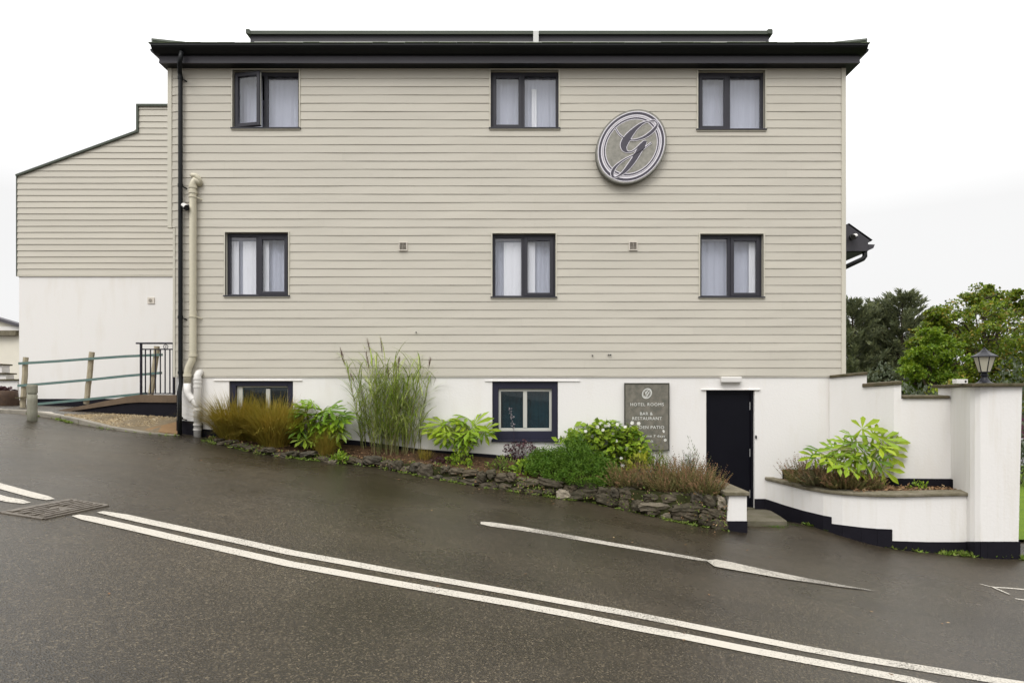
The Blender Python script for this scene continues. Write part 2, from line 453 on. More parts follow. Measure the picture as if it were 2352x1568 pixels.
M['iron_cover'] = mat('worn_cast_iron', (0.145, 0.125, 0.10), 0.5, 0.5, metal=0.25, vscale=7, vcol=(0.085, 0.07, 0.055), bump=0.4, bscale=30)
M['lawn'] = mat('mown_lawn', (0.115, 0.175, 0.016), 0.9, 0.1, vscale=1.2, vcol=(0.08, 0.13, 0.016), vstretch=(0.4, 2, 1), bump=0.5, bscale=60)
M['far_road'] = mat('grey_tarmac', (0.17, 0.17, 0.175), 0.8, 0.2, var=0.1)
M['white_line'] = mat('white_edge', (0.6, 0.6, 0.6), 0.7, 0.2, var=0.05)
M['maroon'] = mat('maroon_boards', (0.09, 0.02, 0.045), 0.6, 0.3, var=0.15)
M['roof_dark'] = mat('dark_felt_roof', (0.085, 0.08, 0.09), 0.7, 0.3, var=0.15)
M['cream'] = mat('cream_render', (0.74, 0.70, 0.60), 0.85, 0.2, var=0.06)
M['tub'] = mat('dark_brown_tub', (0.042, 0.025, 0.018), 0.7, 0.3, vscale=8, vcol=(0.085, 0.05, 0.03), bump=0.5, bscale=25)
M['pipe_beige'] = mat('beige_painted_pipe', (0.54, 0.50, 0.385), 0.42, 0.4, var=0.06)
M['bark'] = mat('tree_bark', (0.075, 0.06, 0.042), 0.9, 0.1, vscale=8, vcol=(0.04, 0.033, 0.024), bump=0.6, bscale=20)
# foliage
def leafm(name, cols, rough=0.5, trans=0.3, spec=0.3, a=None, b=None, sc=5.0):
    if a: return mat(name, a, rough, spec, vcol=b, vscale=sc, icol=cols, trans=trans)
    return mat(name, cols[0], rough, spec, icol=cols, trans=trans)
M['fatsia'] = leafm('fatsia_leaf', [(0.15, 0.27, 0.018), (0.25, 0.38, 0.022), (0.38, 0.48, 0.028), (0.10, 0.20, 0.02), (0.46, 0.53, 0.035)], 0.4, 0.35, 0.35)
M['fatsia_dark'] = leafm('fatsia_leaf_darker', [(0.09, 0.19, 0.02), (0.19, 0.33, 0.022), (0.32, 0.46, 0.028), (0.07, 0.15, 0.022), (0.44, 0.54, 0.04)], 0.4, 0.3, 0.4)
M['sedge'] = leafm('brown_sedge_blade', [(0.25, 0.20, 0.03), (0.40, 0.28, 0.045), (0.22, 0.15, 0.03), (0.30, 0.26, 0.035), (0.56, 0.41, 0.09), (0.10, 0.08, 0.02)], 0.6, 0.25, 0.3, (0.20, 0.22, 0.025), (0.40, 0.27, 0.035), 4.0)
M['sedge_green'] = leafm('olive_sedge_blade', [(0.20, 0.18, 0.03), (0.28, 0.23, 0.04), (0.40, 0.28, 0.05), (0.12, 0.11, 0.025)], 0.6, 0.25, 0.3, (0.17, 0.18, 0.02), (0.32, 0.21, 0.03), 4.0)
M['reed'] = leafm('tall_grass_blade', [(0.16, 0.25, 0.03), (0.32, 0.43, 0.06), (0.55, 0.62, 0.20), (0.18, 0.24, 0.035), (0.42, 0.45, 0.14)], 0.5, 0.3)
M['reed_stem'] = leafm('tall_grass_stem', [(0.20, 0.20, 0.07), (0.14, 0.16, 0.05), (0.27, 0.22, 0.11)], 0.6, 0.1)
M['seed'] = leafm('seed_head', [(0.20, 0.145, 0.12), (0.27, 0.20, 0.16), (0.17, 0.11, 0.10)], 0.8, 0.3)
M['fern'] = leafm('feathery_green', [(0.035, 0.09, 0.01), (0.08, 0.18, 0.015), (0.17, 0.30, 0.03), (0.025, 0.065, 0.01)], 0.55, 0.3, 0.3, (0.06, 0.15, 0.01), (0.13, 0.20, 0.02), 6.0)
M['bright'] = leafm('light_green_leaf', [(0.18, 0.29, 0.022), (0.29, 0.41, 0.03), (0.09, 0.18, 0.02), (0.40, 0.49, 0.05)], 0.45, 0.35)
M['yellow'] = leafm('yellow_green_leaf', [(0.36, 0.40, 0.045), (0.46, 0.46, 0.05), (0.28, 0.33, 0.04)], 0.45, 0.35)
M['petal'] = leafm('white_petal', [(0.80, 0.79, 0.74), (0.74, 0.73, 0.68)], 0.6, 0.3)
M['heather_tip'] = leafm('heather_flower', [(0.22, 0.12, 0.06), (0.30, 0.17, 0.085), (0.16, 0.10, 0.05), (0.27, 0.13, 0.08)], 0.7, 0.2)
M['heather'] = leafm('heather_sprig', [(0.20, 0.13, 0.055), (0.28, 0.19, 0.085), (0.10, 0.11, 0.035), (0.09, 0.13, 0.03), (0.36, 0.20, 0.11), (0.19, 0.20, 0.055)], 0.7, 0.2, 0.3, (0.05, 0.10, 0.018), (0.20, 0.14, 0.05), 6.0)
M['heather_green'] = leafm('green_heather_sprig', [(0.06, 0.10, 0.03), (0.12, 0.15, 0.05), (0.20, 0.15, 0.075), (0.06, 0.09, 0.04), (0.26, 0.17, 0.12)], 0.7, 0.2, 0.3, (0.05, 0.10, 0.025), (0.24, 0.14, 0.09), 7.0)
M['plum'] = leafm('plum_leaf', [(0.045, 0.018, 0.022), (0.075, 0.028, 0.032), (0.03, 0.016, 0.02)], 0.45, 0.2)
M['pale_spike'] = leafm('pale_flower_spike', [(0.42, 0.41, 0.42), (0.25, 0.22, 0.24)], 0.6, 0.2)
M['rosemary'] = leafm('grey_green_needle', [(0.16, 0.20, 0.11), (0.24, 0.28, 0.17), (0.12, 0.15, 0.08)], 0.6, 0.2)
M['weed'] = leafm('weed_leaf', [(0.10, 0.17, 0.025), (0.17, 0.25, 0.035), (0.21, 0.27, 0.05), (0.12, 0.13, 0.04)], 0.55, 0.3)
M['litter'] = leafm('dry_leaf', [(0.20, 0.11, 0.055), (0.30, 0.18, 0.09), (0.13, 0.07, 0.04), (0.36, 0.26, 0.14)], 0.8, 0.1)
M['maple'] = leafm('maple_leaf', [(0.055, 0.10, 0.010), (0.11, 0.17, 0.012), (0.20, 0.27, 0.016), (0.065, 0.115, 0.012), (0.27, 0.31, 0.02), (0.05, 0.085, 0.014), (0.32, 0.22, 0.03)], 0.5, 0.35)
M['maple_light'] = leafm('light_maple_leaf', [(0.07, 0.14, 0.012), (0.14, 0.23, 0.014), (0.24, 0.31, 0.02), (0.10, 0.17, 0.012), (0.18, 0.25, 0.02)], 0.5, 0.35)
M['conifer'] = leafm('conifer_spray', [(0.10, 0.12, 0.065), (0.15, 0.17, 0.09), (0.21, 0.225, 0.10), (0.085, 0.105, 0.065)], 0.6, 0.2)
M['hedge'] = leafm('grey_hedge_leaf', [(0.05, 0.065, 0.035), (0.085, 0.105, 0.06), (0.13, 0.15, 0.10), (0.04, 0.055, 0.025)], 0.6, 0.25)

# ================================================================== ground and roads
def sheet(name, m, poly, lift=0.004, step=0.4):
    """a sheet that lies on the ground inside a convex plan polygon, cut into strips along x"""
    xs = sorted(set([p[0] for p in poly])); out = []
    for a, b in zip(xs, xs[1:]):
        n = max(1, int((b - a) / step))
        out += [a + (b - a) * k / n for k in range(n)]
    out.append(xs[-1])
    def yr(x):
        ys = []
        for (x0, y0), (x1, y1) in zip(poly, poly[1:] + poly[:1]):
            if x0 == x1:
                if x == x0: ys += [y0, y1]
            elif min(x0, x1) <= x <= max(x0, x1): ys.append(y0 + (y1 - y0) * (x - x0) / (x1 - x0))
        return min(ys), max(ys)
    mb = MB(); prev = None; NY = 6
    rows = []
    for x in out:
        a, b = yr(x)
        rows.append([(x, a + (b - a) * k / NY, gz(x, a + (b - a) * k / NY) + lift) for k in range(NY + 1)])
    vs = [p for r in rows for p in r]; fs = []
    for i in range(len(rows) - 1):
        for k in range(NY):
            fs.append((i * (NY + 1) + k, (i + 1) * (NY + 1) + k, (i + 1) * (NY + 1) + k + 1, i * (NY + 1) + k + 1))
    mb.add(vs, fs)
    return structure(mb.build(name, m, smooth=True))

def lin(a, b, n): return [a + (b - a) * k / n for k in range(n)]
gx = lin(-400, -40, 8) + lin(-40, -12, 10) + lin(-12, 10, 110) + lin(10, 40, 10) + lin(40, 400, 8) + [400]
gy = lin(-300, -20, 6) + lin(-20, 2, 10) + lin(2, 12, 50) + lin(12, 40, 10) + lin(40, 700, 8) + [700]
mb = MB()
mb.add([(x, y, gz(x, y)) for x in gx for y in gy],
       [(i * len(gy) + k, (i + 1) * len(gy) + k, (i + 1) * len(gy) + k + 1, i * len(gy) + k + 1)
        for i in range(len(gx) - 1) for k in range(len(gy) - 1)])
structure(mb.build('road', M['asphalt'], smooth=True))
sheet('lawn', M['lawn'], [(7.35, 9.75), (40, 9.75), (40, 20.2), (7.35, 20.2)], 0.05, 4)
sheet('path', M['far_road'], [(8, 20.2), (60, 20.2), (60, 31.5), (8, 31.5)], 0.02, 6)
sheet('grass_verge', M['lawn'], [(-60, 33), (120, 33), (120, 160), (-60, 160)], 0.03, 10)

def ribbon(name, m, pts, wid, lift=0.004, wid2=None):
    P = [ground_at(*p) for p in pts]
    Q = []
    for a, b in zip(P, P[1:]):                       # finer steps so that the strip follows the slope
        n = max(1, int((b - a).length / 0.12))
        Q += [a.lerp(b, k / n) for k in range(n)]
    Q.append(P[-1])
    mb = MB(); vs = []; fs = []
    for i, q in enumerate(Q):
        d = (Q[min(i + 3, len(Q) - 1)] - Q[max(i - 3, 0)]); s = Vector((-d.y, d.x, 0)).normalized() * ((wid + ((wid2 or wid) - wid) * i / (len(Q) - 1)) / 2)
        # rounded ends
        e = min((q - Q[0]).length, (q - Q[-1]).length); s *= min(1.0, 0.55 + e / (wid * 1.2))
        for t in (-1, 1):
            x, y = q.x + s.x * t, q.y + s.y * t
            vs.append((x, y, gz(x, y) + lift))
    fs = [(2 * i, 2 * i + 2, 2 * i + 3, 2 * i + 1) for i in range(len(Q) - 1)]
    mb.add(vs, fs)
    return structure(mb.build(name, m))

s = 1 / 1.2245
def zz(ox, oy, k, pts): return [((ox + x / k) * s, (oy + y / k) * s) for x, y in pts]
UP = zz(0, 1240, 2.45, [(690, 488), (850, 518), (1000, 552), (1300, 616), (1700, 702), (2000, 768), (2352, 832)]) + \
     zz(960, 1240, 2.45, [(400, 906), (800, 976), (1200, 1047), (1600, 1120), (2000, 1192), (2352, 1262)]) + \
     zz(1920, 1240, 2.45, [(400, 1342), (800, 1422), (1200, 1494), (1800, 1590), (2500, 1700)])
LO = zz(0, 1240, 2.45, [(520, 512), (700, 552), (1000, 620), (1300, 690), (1700, 780), (2000, 848), (2352, 912)]) + \
     zz(960, 1240, 2.45, [(400, 985), (700, 1038), (1200, 1124), (1600, 1200), (2000, 1280), (2352, 1345)]) + \
     zz(1920, 1240, 2.45, [(400, 1426), (800, 1502), (1200, 1576), (1800, 1690)])
ribbon('road_marking', M['line'], UP, 0.135)
ribbon('road_marking', M['line'], LO, 0.135)
ribbon('road_marking', M['line'], zz(0, 1240, 2.45, [(-500, 175), (-200, 254), (0, 310), (150, 352), (350, 404)]), 0.14)
ribbon('road_marking', M['line'], zz(0, 1240, 2.45, [(-500, 255), (-200, 338), (0, 393), (100, 412), (185, 429)]), 0.14)

def ground_poly(name, m, pts, lift=0.004):
    mb = MB(); P = [ground_at(*p, lift) for p in pts]
    mb.add(P, [tuple(range(len(P)))])
    return structure(mb.build(name, m))

# deflection arrow: shaft and half head
ribbon('road_marking', M['arrow'], [(1104, 1200.5), (1200, 1214), (1300, 1231), (1400, 1248.5), (1500, 1265.5), (1600, 1283), (1625, 1287)], 0.24, 0.004, 0.14)
bm_pts = [(1622, 1286), (1645, 1283.5), (1680, 1290), (1711, 1297), (1780, 1312), (1850, 1326), (1930, 1341), (2011, 1356),
          (1930, 1346.5), (1860, 1336.5), (1801, 1328), (1720, 1313.5), (1642, 1300)]
mb = MB(); P = [ground_at(*p, 0.009) for p in bm_pts]
mb.add(P, [(0, 1, 12), (1, 2, 11, 12), (2, 3, 11), (3, 4, 10, 11), (4, 5, 9, 10), (5, 6, 8, 9), (6, 7, 8)])
structure(mb.build('road_marking', M['arrow']))
ribbon('road_marking', M['line'], [(2250, 1340.5), (2280, 1348), (2320, 1350.5), (2360, 1354), (2420, 1358)], 0.05)
ribbon('road_marking', M['line'], [(2276, 1347), (2296, 1355.5), (2320, 1366)], 0.04, 0.008)
ribbon('road_marking', M['line'], [(2332, 1374.6), (2360, 1378.5), (2410, 1384)], 0.06)

# ------------------------------------------------------------------ manhole cover
qa, qb, qc, qd = [ground_at(*p) for p in ((4, 1177), (100, 1192), (246, 1161), (160, 1147.5))]
def bil(u, v, h):
    p = (qa * (1 - u) + qb * u) * (1 - v) + (qd * (1 - u) + qc * u) * v
    return Vector((p.x, p.y, gz(p.x, p.y) + h))
t = thing('manhole_cover', bil(0.5, 0.5, 0), 'worn cast iron cover of raised ribs sunk in the road beside the double white lines', 'manhole cover')
mb = MB()
for (u0, v0, u1, v1) in ((0, 0, 1, 0), (1, 0, 1, 1), (1, 1, 0, 1), (0, 1, 0, 0)):
    mb.bar(bil(u0, v0, 0.002), bil(u1, v1, 0.002), 0.04, 0.014)
mb.build('frame', M['iron_cover'], t)
mb = MB()
mb.quad(bil(0.02, 0.02, 0.006), bil(0.98, 0.02, 0.006), bil(0.98, 0.98, 0.006), bil(0.02, 0.98, 0.006))
for k in range(7):
    u = 0.1 + 0.13 * k
    cuts = [0.05, 0.2, 0.22, 0.42, 0.44, 0.6, 0.62, 0.8, 0.82, 0.95]
    for a, b in zip(cuts[::2], cuts[1::2]):
        sh = 0.06 * (k % 2)
        if 2 <= k <= 4 and 0.35 < (a + b) / 2 < 0.68: continue      # worn smooth in the middle
        mb.bar(bil(u, min(a + sh, 0.95), 0.006), bil(u, min(b + sh, 0.97), 0.006), 0.055, 0.016)
mb.build('cover_plate', M['iron_cover'], t)

# ------------------------------------------------------------------ kerb, gravel, forecourt
kb = [(-140, 936, 10.75), (0, 943, 10.62), (60, 952, 10.45), (138, 957, 10.42), (180, 962, 10.25), (244, 979, 10.18), (333, 992, 10.25), (411, 1001, 10.6)]
KP = [at(*k) for k in kb]
for p in KP: p.z = max(p.z, gz(p.x, p.y) + 0.07)
KP[-1].z = gz(KP[-1].x, KP[-1].y) + 0.02; KP[-2].z = gz(KP[-2].x, KP[-2].y) + 0.035; KP[-3].z = gz(KP[-3].x, KP[-3].y) + 0.05
mb = MB()
for a, b in zip(KP, KP[1:]):
    L_ = (b - a).length; n = max(1, int(L_ / 0.9))
    for k in range(n):
        p = a.lerp(b, k / n); q = a.lerp(b, (k + 1) / n - 0.006 / L_ * n / n)
        d = (q - p); nn = Vector((-d.y, d.x, 0)).normalized()
        w0 = 0.12
        top = [p, q, q + nn * w0, p + nn * w0]
        mb.prism([v for v in top], (0, 0, -0.3))
structure(mb.build('kerb', M['kerb'], bevel=0.012))
# forecourt behind the kerb on the left
mb = MB()
f0 = [KP[0], KP[1], KP[2], KP[3]]
bk = [at(-300, 933, 15.2), at(-60, 930, 15.2), at(84, 944, 14.9), at(150, 947, 12.5)]
for i in range(3):
    mb.quad(f0[i] + Vector((0, .1, -.01)), f0[i + 1] + Vector((0, .1, -.01)), bk[i + 1], bk[i])
structure(mb.build('forecourt', M['concrete']))
# gravel bed
g_front = [KP[3], KP[4], KP[5], KP[6], at(407, 999, 10.75)]
g_back = [at(150, 948, 12.15), at(215, 949, 12.15), at(280, 952, 12.15), at(345, 955, 12.15), at(412, 959, 12.15)]
mb = MB()
for i in range(4):
    mb.quad(g_front[i] + Vector((0, .1, -.015)), g_front[i + 1] + Vector((0, .1, -.015)), g_back[i + 1], g_back[i])
structure(mb.build('gravel_bed', M['gravel_base']))
rg = random.Random(3); mb = MB()
for k in range(3600):
    u, v = rg.random(), rg.random()
    u = u * 4; i = min(3, int(u)); u -= i
    if i == 3 and v < 0.55 and u > 0.0 and v < 0.62 - 0.35 * (1 - u): continue
    if i == 2 and v < 0.35 * u: continue
    p = (g_front[i].lerp(g_front[i + 1], u) + Vector((0, .1, -.015))).lerp(g_back[i].lerp(g_back[i + 1], u), v)
    r = rg.uniform(0.009, 0.026)
    q = [p + Vector((rg.gauss(0, 1), rg.gauss(0, 1), rg.gauss(0, .6))).normalized() * r for _ in range(5)]
    mb.add([p + Vector((r, 0, .002)), p + Vector((-r * .4, r, 0)), p + Vector((-r * .5, -r * .8, .003)), p + Vector((rg.uniform(-.4, .4) * r, rg.uniform(-.4, .4) * r, r * rg.uniform(.7, 1.3)))],
           [(0, 1, 3), (1, 2, 3), (2, 0, 3)])
structure(mb.build('gravel', M['gravel']), 'stuff', 'loose buff gravel chips in the bed between kerb and ramp')
# strip of orange earth in front of the hotel corner
mb = MB()
a = [at(322, 990, 10.45), at(408, 999, 10.7), at(409, 969, 11.7)]
mb.prism([p + Vector((0, 0.05, 0.02)) for p in a], (0, 0, -0.06))
structure(mb.build('earth_patch', M['dirt']))

# ================================================================== hotel building
hotel = thing('hotel_building', (0, D, gz(0, D)), 'three storey hotel clad in beige weatherboards over a white rendered ground floor', 'building')
XL, XR = X(396), X(1938)
ZC = Z(863)                      # underside of the boarding
PITCH = 18.93 / 128 * (D / 10.9375)
ZTOP = Z(157)
BACK = D + 9.0
WIN = [  # px rectangle of the opening, storey, which leaf opens
    (535.7, 688.0, 163, 297, 'top', 'open'), (1127, 1283, 163, 297, 'top', 'L'), (1602.5, 1756, 164, 300, 'top', 'L'),
    (519, 663.5, 534.5, 681, 'mid', 'R'), (1131, 1276, 537, 684, 'mid', 'R'), (1607, 1752, 538, 684, 'mid', 'R'),
    (526, 673, 875, 1008, 'low', 'L'), (1130.6, 1281.6, 876, 1008, 'low', 'R')]
DOOR = (1622, 1733, 896, 1168)
holes = [(X(a), X(b), Z(d), Z(c)) for a, b, c, d, *_ in WIN]
dhole = (X(DOOR[0]), X(DOOR[1]), Z(DOOR[3]), Z(DOOR[2]))

def grid_wall(mb, x0, x1, z0, z1, y, hs, depth=0.0):
    """flat wall with rectangular holes; depth > 0 adds the reveals of the holes"""
    xs = sorted({x0, x1} | {v for h in hs for v in h[:2] if x0 < v < x1})
    zs = sorted({z0, z1} | {v for h in hs for v in h[2:] if z0 < v < z1})
    for xa, xb in zip(xs, xs[1:]):
        for za, zb in zip(zs, zs[1:]):
            cx, cz = (xa + xb) / 2, (za + zb) / 2
            if any(h[0] < cx < h[1] and h[2] < cz < h[3] for h in hs): continue
            mb.quad((xa, y, za), (xb, y, za), (xb, y, zb), (xa, y, zb))
    if depth:
        for (a, b, c, d) in hs:
            if b < x0 or a > x1 or d < z0 or c > z1: continue
            mb.quad((a, y, c), (a, y, d), (a, y + depth, d), (a, y + depth, c))
            mb.quad((b, y, d), (b, y, c), (b, y + depth, c), (b, y + depth, d))
            mb.quad((a, y, d), (b, y, d), (b, y + depth, d), (a, y + depth, d))
            mb.quad((b, y, c), (a, y, c), (a, y + depth, c), (b, y + depth, c))

# rendered ground floor with its side and back walls
ZB = gz(6, D) - 0.6
low_holes = [h for h, wd in zip(holes, WIN) if wd[4] == 'low'] + [dhole]
mb = MB()
xl0 = X(407)
grid_wall(mb, xl0, XR, ZB, ZC + 0.05, D, low_holes, 0.16)
mb.quad((xl0, BACK, ZB), (xl0, D, ZB), (xl0, D, ZC + .05), (xl0, BACK, ZC + .05))
mb.quad((XR, D, ZB), (XR, BACK, ZB), (XR, BACK, ZC + .05), (XR, D, ZC + .05))
mb.quad((XR, BACK, ZB), (xl0, BACK, ZB), (xl0, BACK, ZC + .05), (XR, BACK, ZC + .05))
mb.build('ground_floor_wall', M['render'], hotel)

# upper storeys: dark backing wall behind the boards, then the boards
up_holes = [h for h, wd in zip(holes, WIN) if wd[4] != 'low']
mb = MB()
grid_wall(mb, XL + .01, XR, ZC + 0.012, ZTOP, D - 0.004, up_holes)
xa = XL + .01
mb.quad((xa, BACK, ZC), (xa, D, ZC), (xa, D, ZTOP), (xa, BACK, ZTOP))
mb.quad((XR, D, ZC), (XR, BACK, ZC), (XR, BACK, ZTOP), (XR, D, ZTOP))
mb.quad((XR, BACK, ZC), (xa, BACK, ZC), (xa, BACK, ZTOP), (XR, BACK, ZTOP))
mb.build('upper_wall', M['clad'], hotel)

def clad(mb, xl, xr, z0, n, pitch, y, ztop, hs, rng, wave=0.0017, th=0.0165):
    for i in range(n):
        zb = z0 + i * pitch; zt = min(zb + pitch, ztop)
        if zb >= ztop: break
        joints = []; x = xl + rng.uniform(0.8, 4.0)
        while x < xr - .6:
            joints.append(x); x += rng.uniform(2.8, 4.4)
        br = sorted({xl, xr} | {v for h in hs for v in h[:2] if xl < v < xr and not (h[3] <= zb or h[2] >= zt)} | set(joints))
        ph = [rng.uniform(0, 6.3) for _ in range(3)]
        A = [rng.uniform(0.2, 1) * wave for _ in range(3)]
        dz = lambda x: A[0] * sin(x * 1.1 + ph[0]) + A[1] * sin(x * 2.7 + ph[1]) + A[2] * 0.6 * sin(x * 6.1 + ph[2])
        do = lambda x: 0.0018 * sin(x * 1.7 + ph[2]) + 0.0012 * sin(x * 4.1 + ph[0])
        out = lambda z, x: th - (th - 0.007) * (z - zb) / pitch + do(x) * (1 - (z - zb) / pitch)
        for a, b in zip(br, br[1:]):
            ga = a + (0.0006 if a in joints else 0); gb = b - (0.0006 if b in joints else 0)
            rngs = [(zb, zt)]
            for h in hs:
                if h[0] < (a + b) / 2 < h[1]:
                    nr = []
                    for lo, hi in rngs:
                        if h[3] <= lo or h[2] >= hi: nr.append((lo, hi)); continue
                        if h[2] > lo: nr.append((lo, h[2]))
                        if h[3] < hi: nr.append((h[3], hi))
                    rngs = nr
            for lo, hi in rngs:
                if hi - lo < 0.004: continue
                ns = max(1, int((gb - ga) / 0.45)); vs = []; fs = []
                for k in range(ns + 1):
                    x = ga + (gb - ga) * k / ns
                    jb = dz(x) if lo == zb else 0.0
                    zl = lo + jb
                    vs += [(x, y, zl), (x, y - out(lo, x), zl), (x, y - out(hi, x) , hi + (0.006 if hi == zt and zt < ztop else 0))]
                for k in range(ns):
                    o = 3 * k
                    fs += [(o, o + 3, o + 4, o + 1), (o + 1, o + 4, o + 5, o + 2)]
                mb.add(vs, fs)
mb = MB()
bead = 0.018
hs = [(a - bead, b + bead, c - bead, d + bead) for a, b, c, d in up_holes]
clad(mb, X(404), X(1931), ZC, 38, PITCH, D - 0.006, ZTOP, hs, random.Random(11))
# short run left of the lower corner board is omitted where the corner steps in
clad(mb, X(396.5), X(404), Z(523), 25, PITCH, D - 0.006, ZTOP, [], random.Random(12))
mb.build('weatherboarding', M['clad'], hotel)

mb = MB(); mb.box(X(387), X(396.5), D - .034, D + .02, Z(523), ZTOP); mb.box(X(386.2), X(397), D - .038, D + .02, Z(524.5), Z(523)); mb.build('corner_board', M['trim'], hotel, bevel=0.003)
mb = MB(); mb.box(X(400), X(404), D - .032, D + .02, ZC - .02, Z(525)); mb.build('corner_board', M['trim'], hotel)
mb = MB(); mb.box(X(1931), X(1941), D - .034, D + .05, ZC - .01, ZTOP); mb.build('corner_board', M['trim'], hotel, bevel=0.003)
mb = MB(); mb.box(X(404.2), X(1930.8), D - .019, D - .003, ZC - .022, ZC - .002); mb.build('drip_trim', M['clad'], hotel)

# black plinth: the piece at the left corner and the band behind the beds
mb = MB()
mb.prism([at(406, 1012, D), at(466, 1012, D), at(466, 971, D), at(450, 968, D), at(406, 964, D)], (0, -0.012, 0))
pl = [(466, 985, 1035), (700, 1000, 1040), (830, 1012, 1048), (960, 1030, 1062), (1130, 1043, 1080), (1290, 1062, 1110), (1622, 1105, 1180)]
for (a, t0, b0), (b, t1, b1) in zip(pl, pl[1:]):
    mb.prism([at(a, b0, D), at(b, b1, D), at(b, t1, D), at(a, t0, D)], (0, -0.008, 0))
mb.build('plinth', M['black'], hotel)
mb = MB()
mb.quad((xl0 - .004, D + 2, Z(1030)), (xl0 - .004, D - .012, Z(1012)), (xl0 - .004, D - .012, ZC - .02), (xl0 - .004, D + 2, ZC - .02))
mb.build('side_plinth', M['black'], hotel)

# ---- eaves and roof
YF, YG = 10.74, 10.60
fl, fr = X(365.5, YF), X(1975, YF)
mb = MB()
zf0, zf1 = Z(145.5, YF), Z(119, YF)
mb.box(fl, fr, YF, YF + .03, zf0, zf1)
mb.box(fl, fl + .03, YF + .03, BACK + .2, zf0, zf1); mb.box(fr - .03, fr, YF + .03, BACK + .2, zf0, zf1)
mb.box(fl, fr, YF - .008, YF, zf0, zf0 + .025)
for px in (820, 1535, 1210):
    mb.box(X(px, YF), X(px, YF) + .012, YF - .004, YF, zf0 + .02, zf1)
mb.build('fascia', M['anthracite'], hotel)
mb = MB(); mb.box(fl + .003, fr - .003, YF + .004, BACK + .19, zf0 + .004, zf0 + .05); mb.build('soffit', M['gutter'], hotel)
# gutter along the front and the two ends
def gutter_run(p0, p1, outdir):
    """ogee gutter profile swept from p0 to p1; outdir points away from the house"""
    mb = MB(); o = Vector(outdir)
    prof = [(0.0, 0.0), (0.155, 0.0), (0.155, -0.03), (0.135, -0.06), (0.10, -0.085), (0.05, -0.118), (0.0, -0.128)]
    prof_i = [(0.14, -0.008), (0.012, -0.008)]
    vs = []
    for e in (p0, p1):
        vs += [Vector(e) + o * a + Vector((0, 0, b)) for a, b in prof]
    n = len(prof)
    fs = [(i, i + n, (i + 1) % n + n, (i + 1) % n) for i in range(n)] + [tuple(range(n)), tuple(range(2 * n - 1, n - 1, -1))]
    mb.add(vs, fs)
    return mb
zg = Z(101.5, YG)
mb = gutter_run((X(347, YG), YF - .005, zg), (X(1993.5, YG), YF - .005, zg), (0, -1, 0))
g2 = gutter_run((fl, YF - .005, zg - .004), (fl, BACK + .1, zg - .004), (-1, 0, 0)); mb.add(g2.v, g2.f)
g2 = gutter_run((fr, YF - .005, zg - .004), (fr, BACK + .1, zg - .004), (1, 0, 0)); mb.add(g2.v, g2.f)
mb.build('gutter', M['gutter'], hotel)
mb = MB(); mb.box(fl + .01, fr - .01, YF + .002, BACK + .1, zf1 - .01, zg - .012); mb.build('eaves_board', M['gutter'], hotel)

# pitched roof, seen at a grazing angle
e0 = (fl - .09, YG - .02, zg + .005); e1 = (fr + .09, YG - .02, zg + .005)
yr_ = YG + 3.3; zr = Z(97.5, yr_)
mb = MB()
r0, r1 = (X(440, yr_) + 1.15, yr_, zr), (X(1900, yr_) - 1.15, yr_, zr)
r0 = (fl + 1.4, yr_, zr); r1 = (fr - 1.4, yr_, zr)
yb = BACK + .3
mb.quad(e0, e1, r1, r0)
mb.quad((e0[0], yb, e0[2]), e0, r0, (r0[0], yb - 3.3, zr)); mb.quad(e1, (e1[0], yb, e1[2]), (r1[0], yb - 3.3, zr), r1)
mb.quad((e1[0], yb, e1[2]), (e0[0], yb, e0[2]), (r0[0], yb - 3.3, zr), (r1[0], yb - 3.3, zr))
mb.quad(r0, r1, (r1[0], yb - 3.3, zr), (r0[0], yb - 3.3, zr))
roof = mb.build('roof', M['roof'], hotel)
mb = MB(); rr_ = random.Random(5)
x = e0[0]
while x < e1[0]:                                  # front row of slates, each a little out of line
    wd_ = rr_.uniform(.27, .31)
    z_ = zg + .012 + rr_.uniform(0, .010)
    mb.box(x, min(x + wd_, e1[0]), YG - .03, YG + .35, z_ - .012, z_); x += wd_ + .006
mb.build('eaves_slates', M['roof'], roof)
mb = MB(); mb.tube([(e0[0] + .04, YG + .02, zg + .06), (fl + .35, YG + .35, zg + .19)], .05, 8); mb.build('hip_end', M['coping_green'], roof)
mb = MB(); mb.tube([(e1[0] - .04, YG + .02, zg + .06), (fr - .35, YG + .35, zg + .19)], .05, 8); mb.build('hip_end', M['coping_green'], roof)

# long flat roofed dormer behind the gutter
YD = 11.75
dl, dr = X(575, YD), X(1766, YD)
dorm = MB(); dorm.box(dl, dr, YD, YD + 5, Z(125, YD), Z(79, YD)); dorm = dorm.build('dormer', M['anthracite'], hotel)
mb = MB()
YC = YD - .05
prof = [(0.0, Z(80, YD)), (-.05, Z(78.5, YC)), (-.05, Z(70.5, YC)), (.3, Z(70.5, YC)), (.3, Z(79, YD))]
vs = [(dl - .03, YD + a, b) for a, b in prof] + [(dr + .03, YD + a, b) for a, b in prof]
n = len(prof)
mb.add(vs, [(i, i + n, (i + 1) % n + n, (i + 1) % n) for i in range(n)] + [tuple(range(n)), tuple(range(2 * n - 1, n - 1, -1))])
for xa_, xb_ in ((X(567.5, YD), X(577.5, YD)), (X(1761, YD), X(1772, YD))):
    mb.prism([(xa_, YD - .06, Z(77, YC)), (xb_, YD - .06, Z(79, YC)), (xb_, YD - .06, Z(69.5, YC)), (xb_ - .02, YD - .06, Z(67.6, YC)), (xa_, YD - .06, Z(67.6, YC))], (0, 3, 0))
mb.build('capping', M['coping_green'], dorm)
mb = MB(); mb.box(dl + .12, dr - .1, YD - .1, YD - .002, Z(110, YD), Z(95.5, YD - .1)); mb.build('flashing', M['zinc'], dorm)
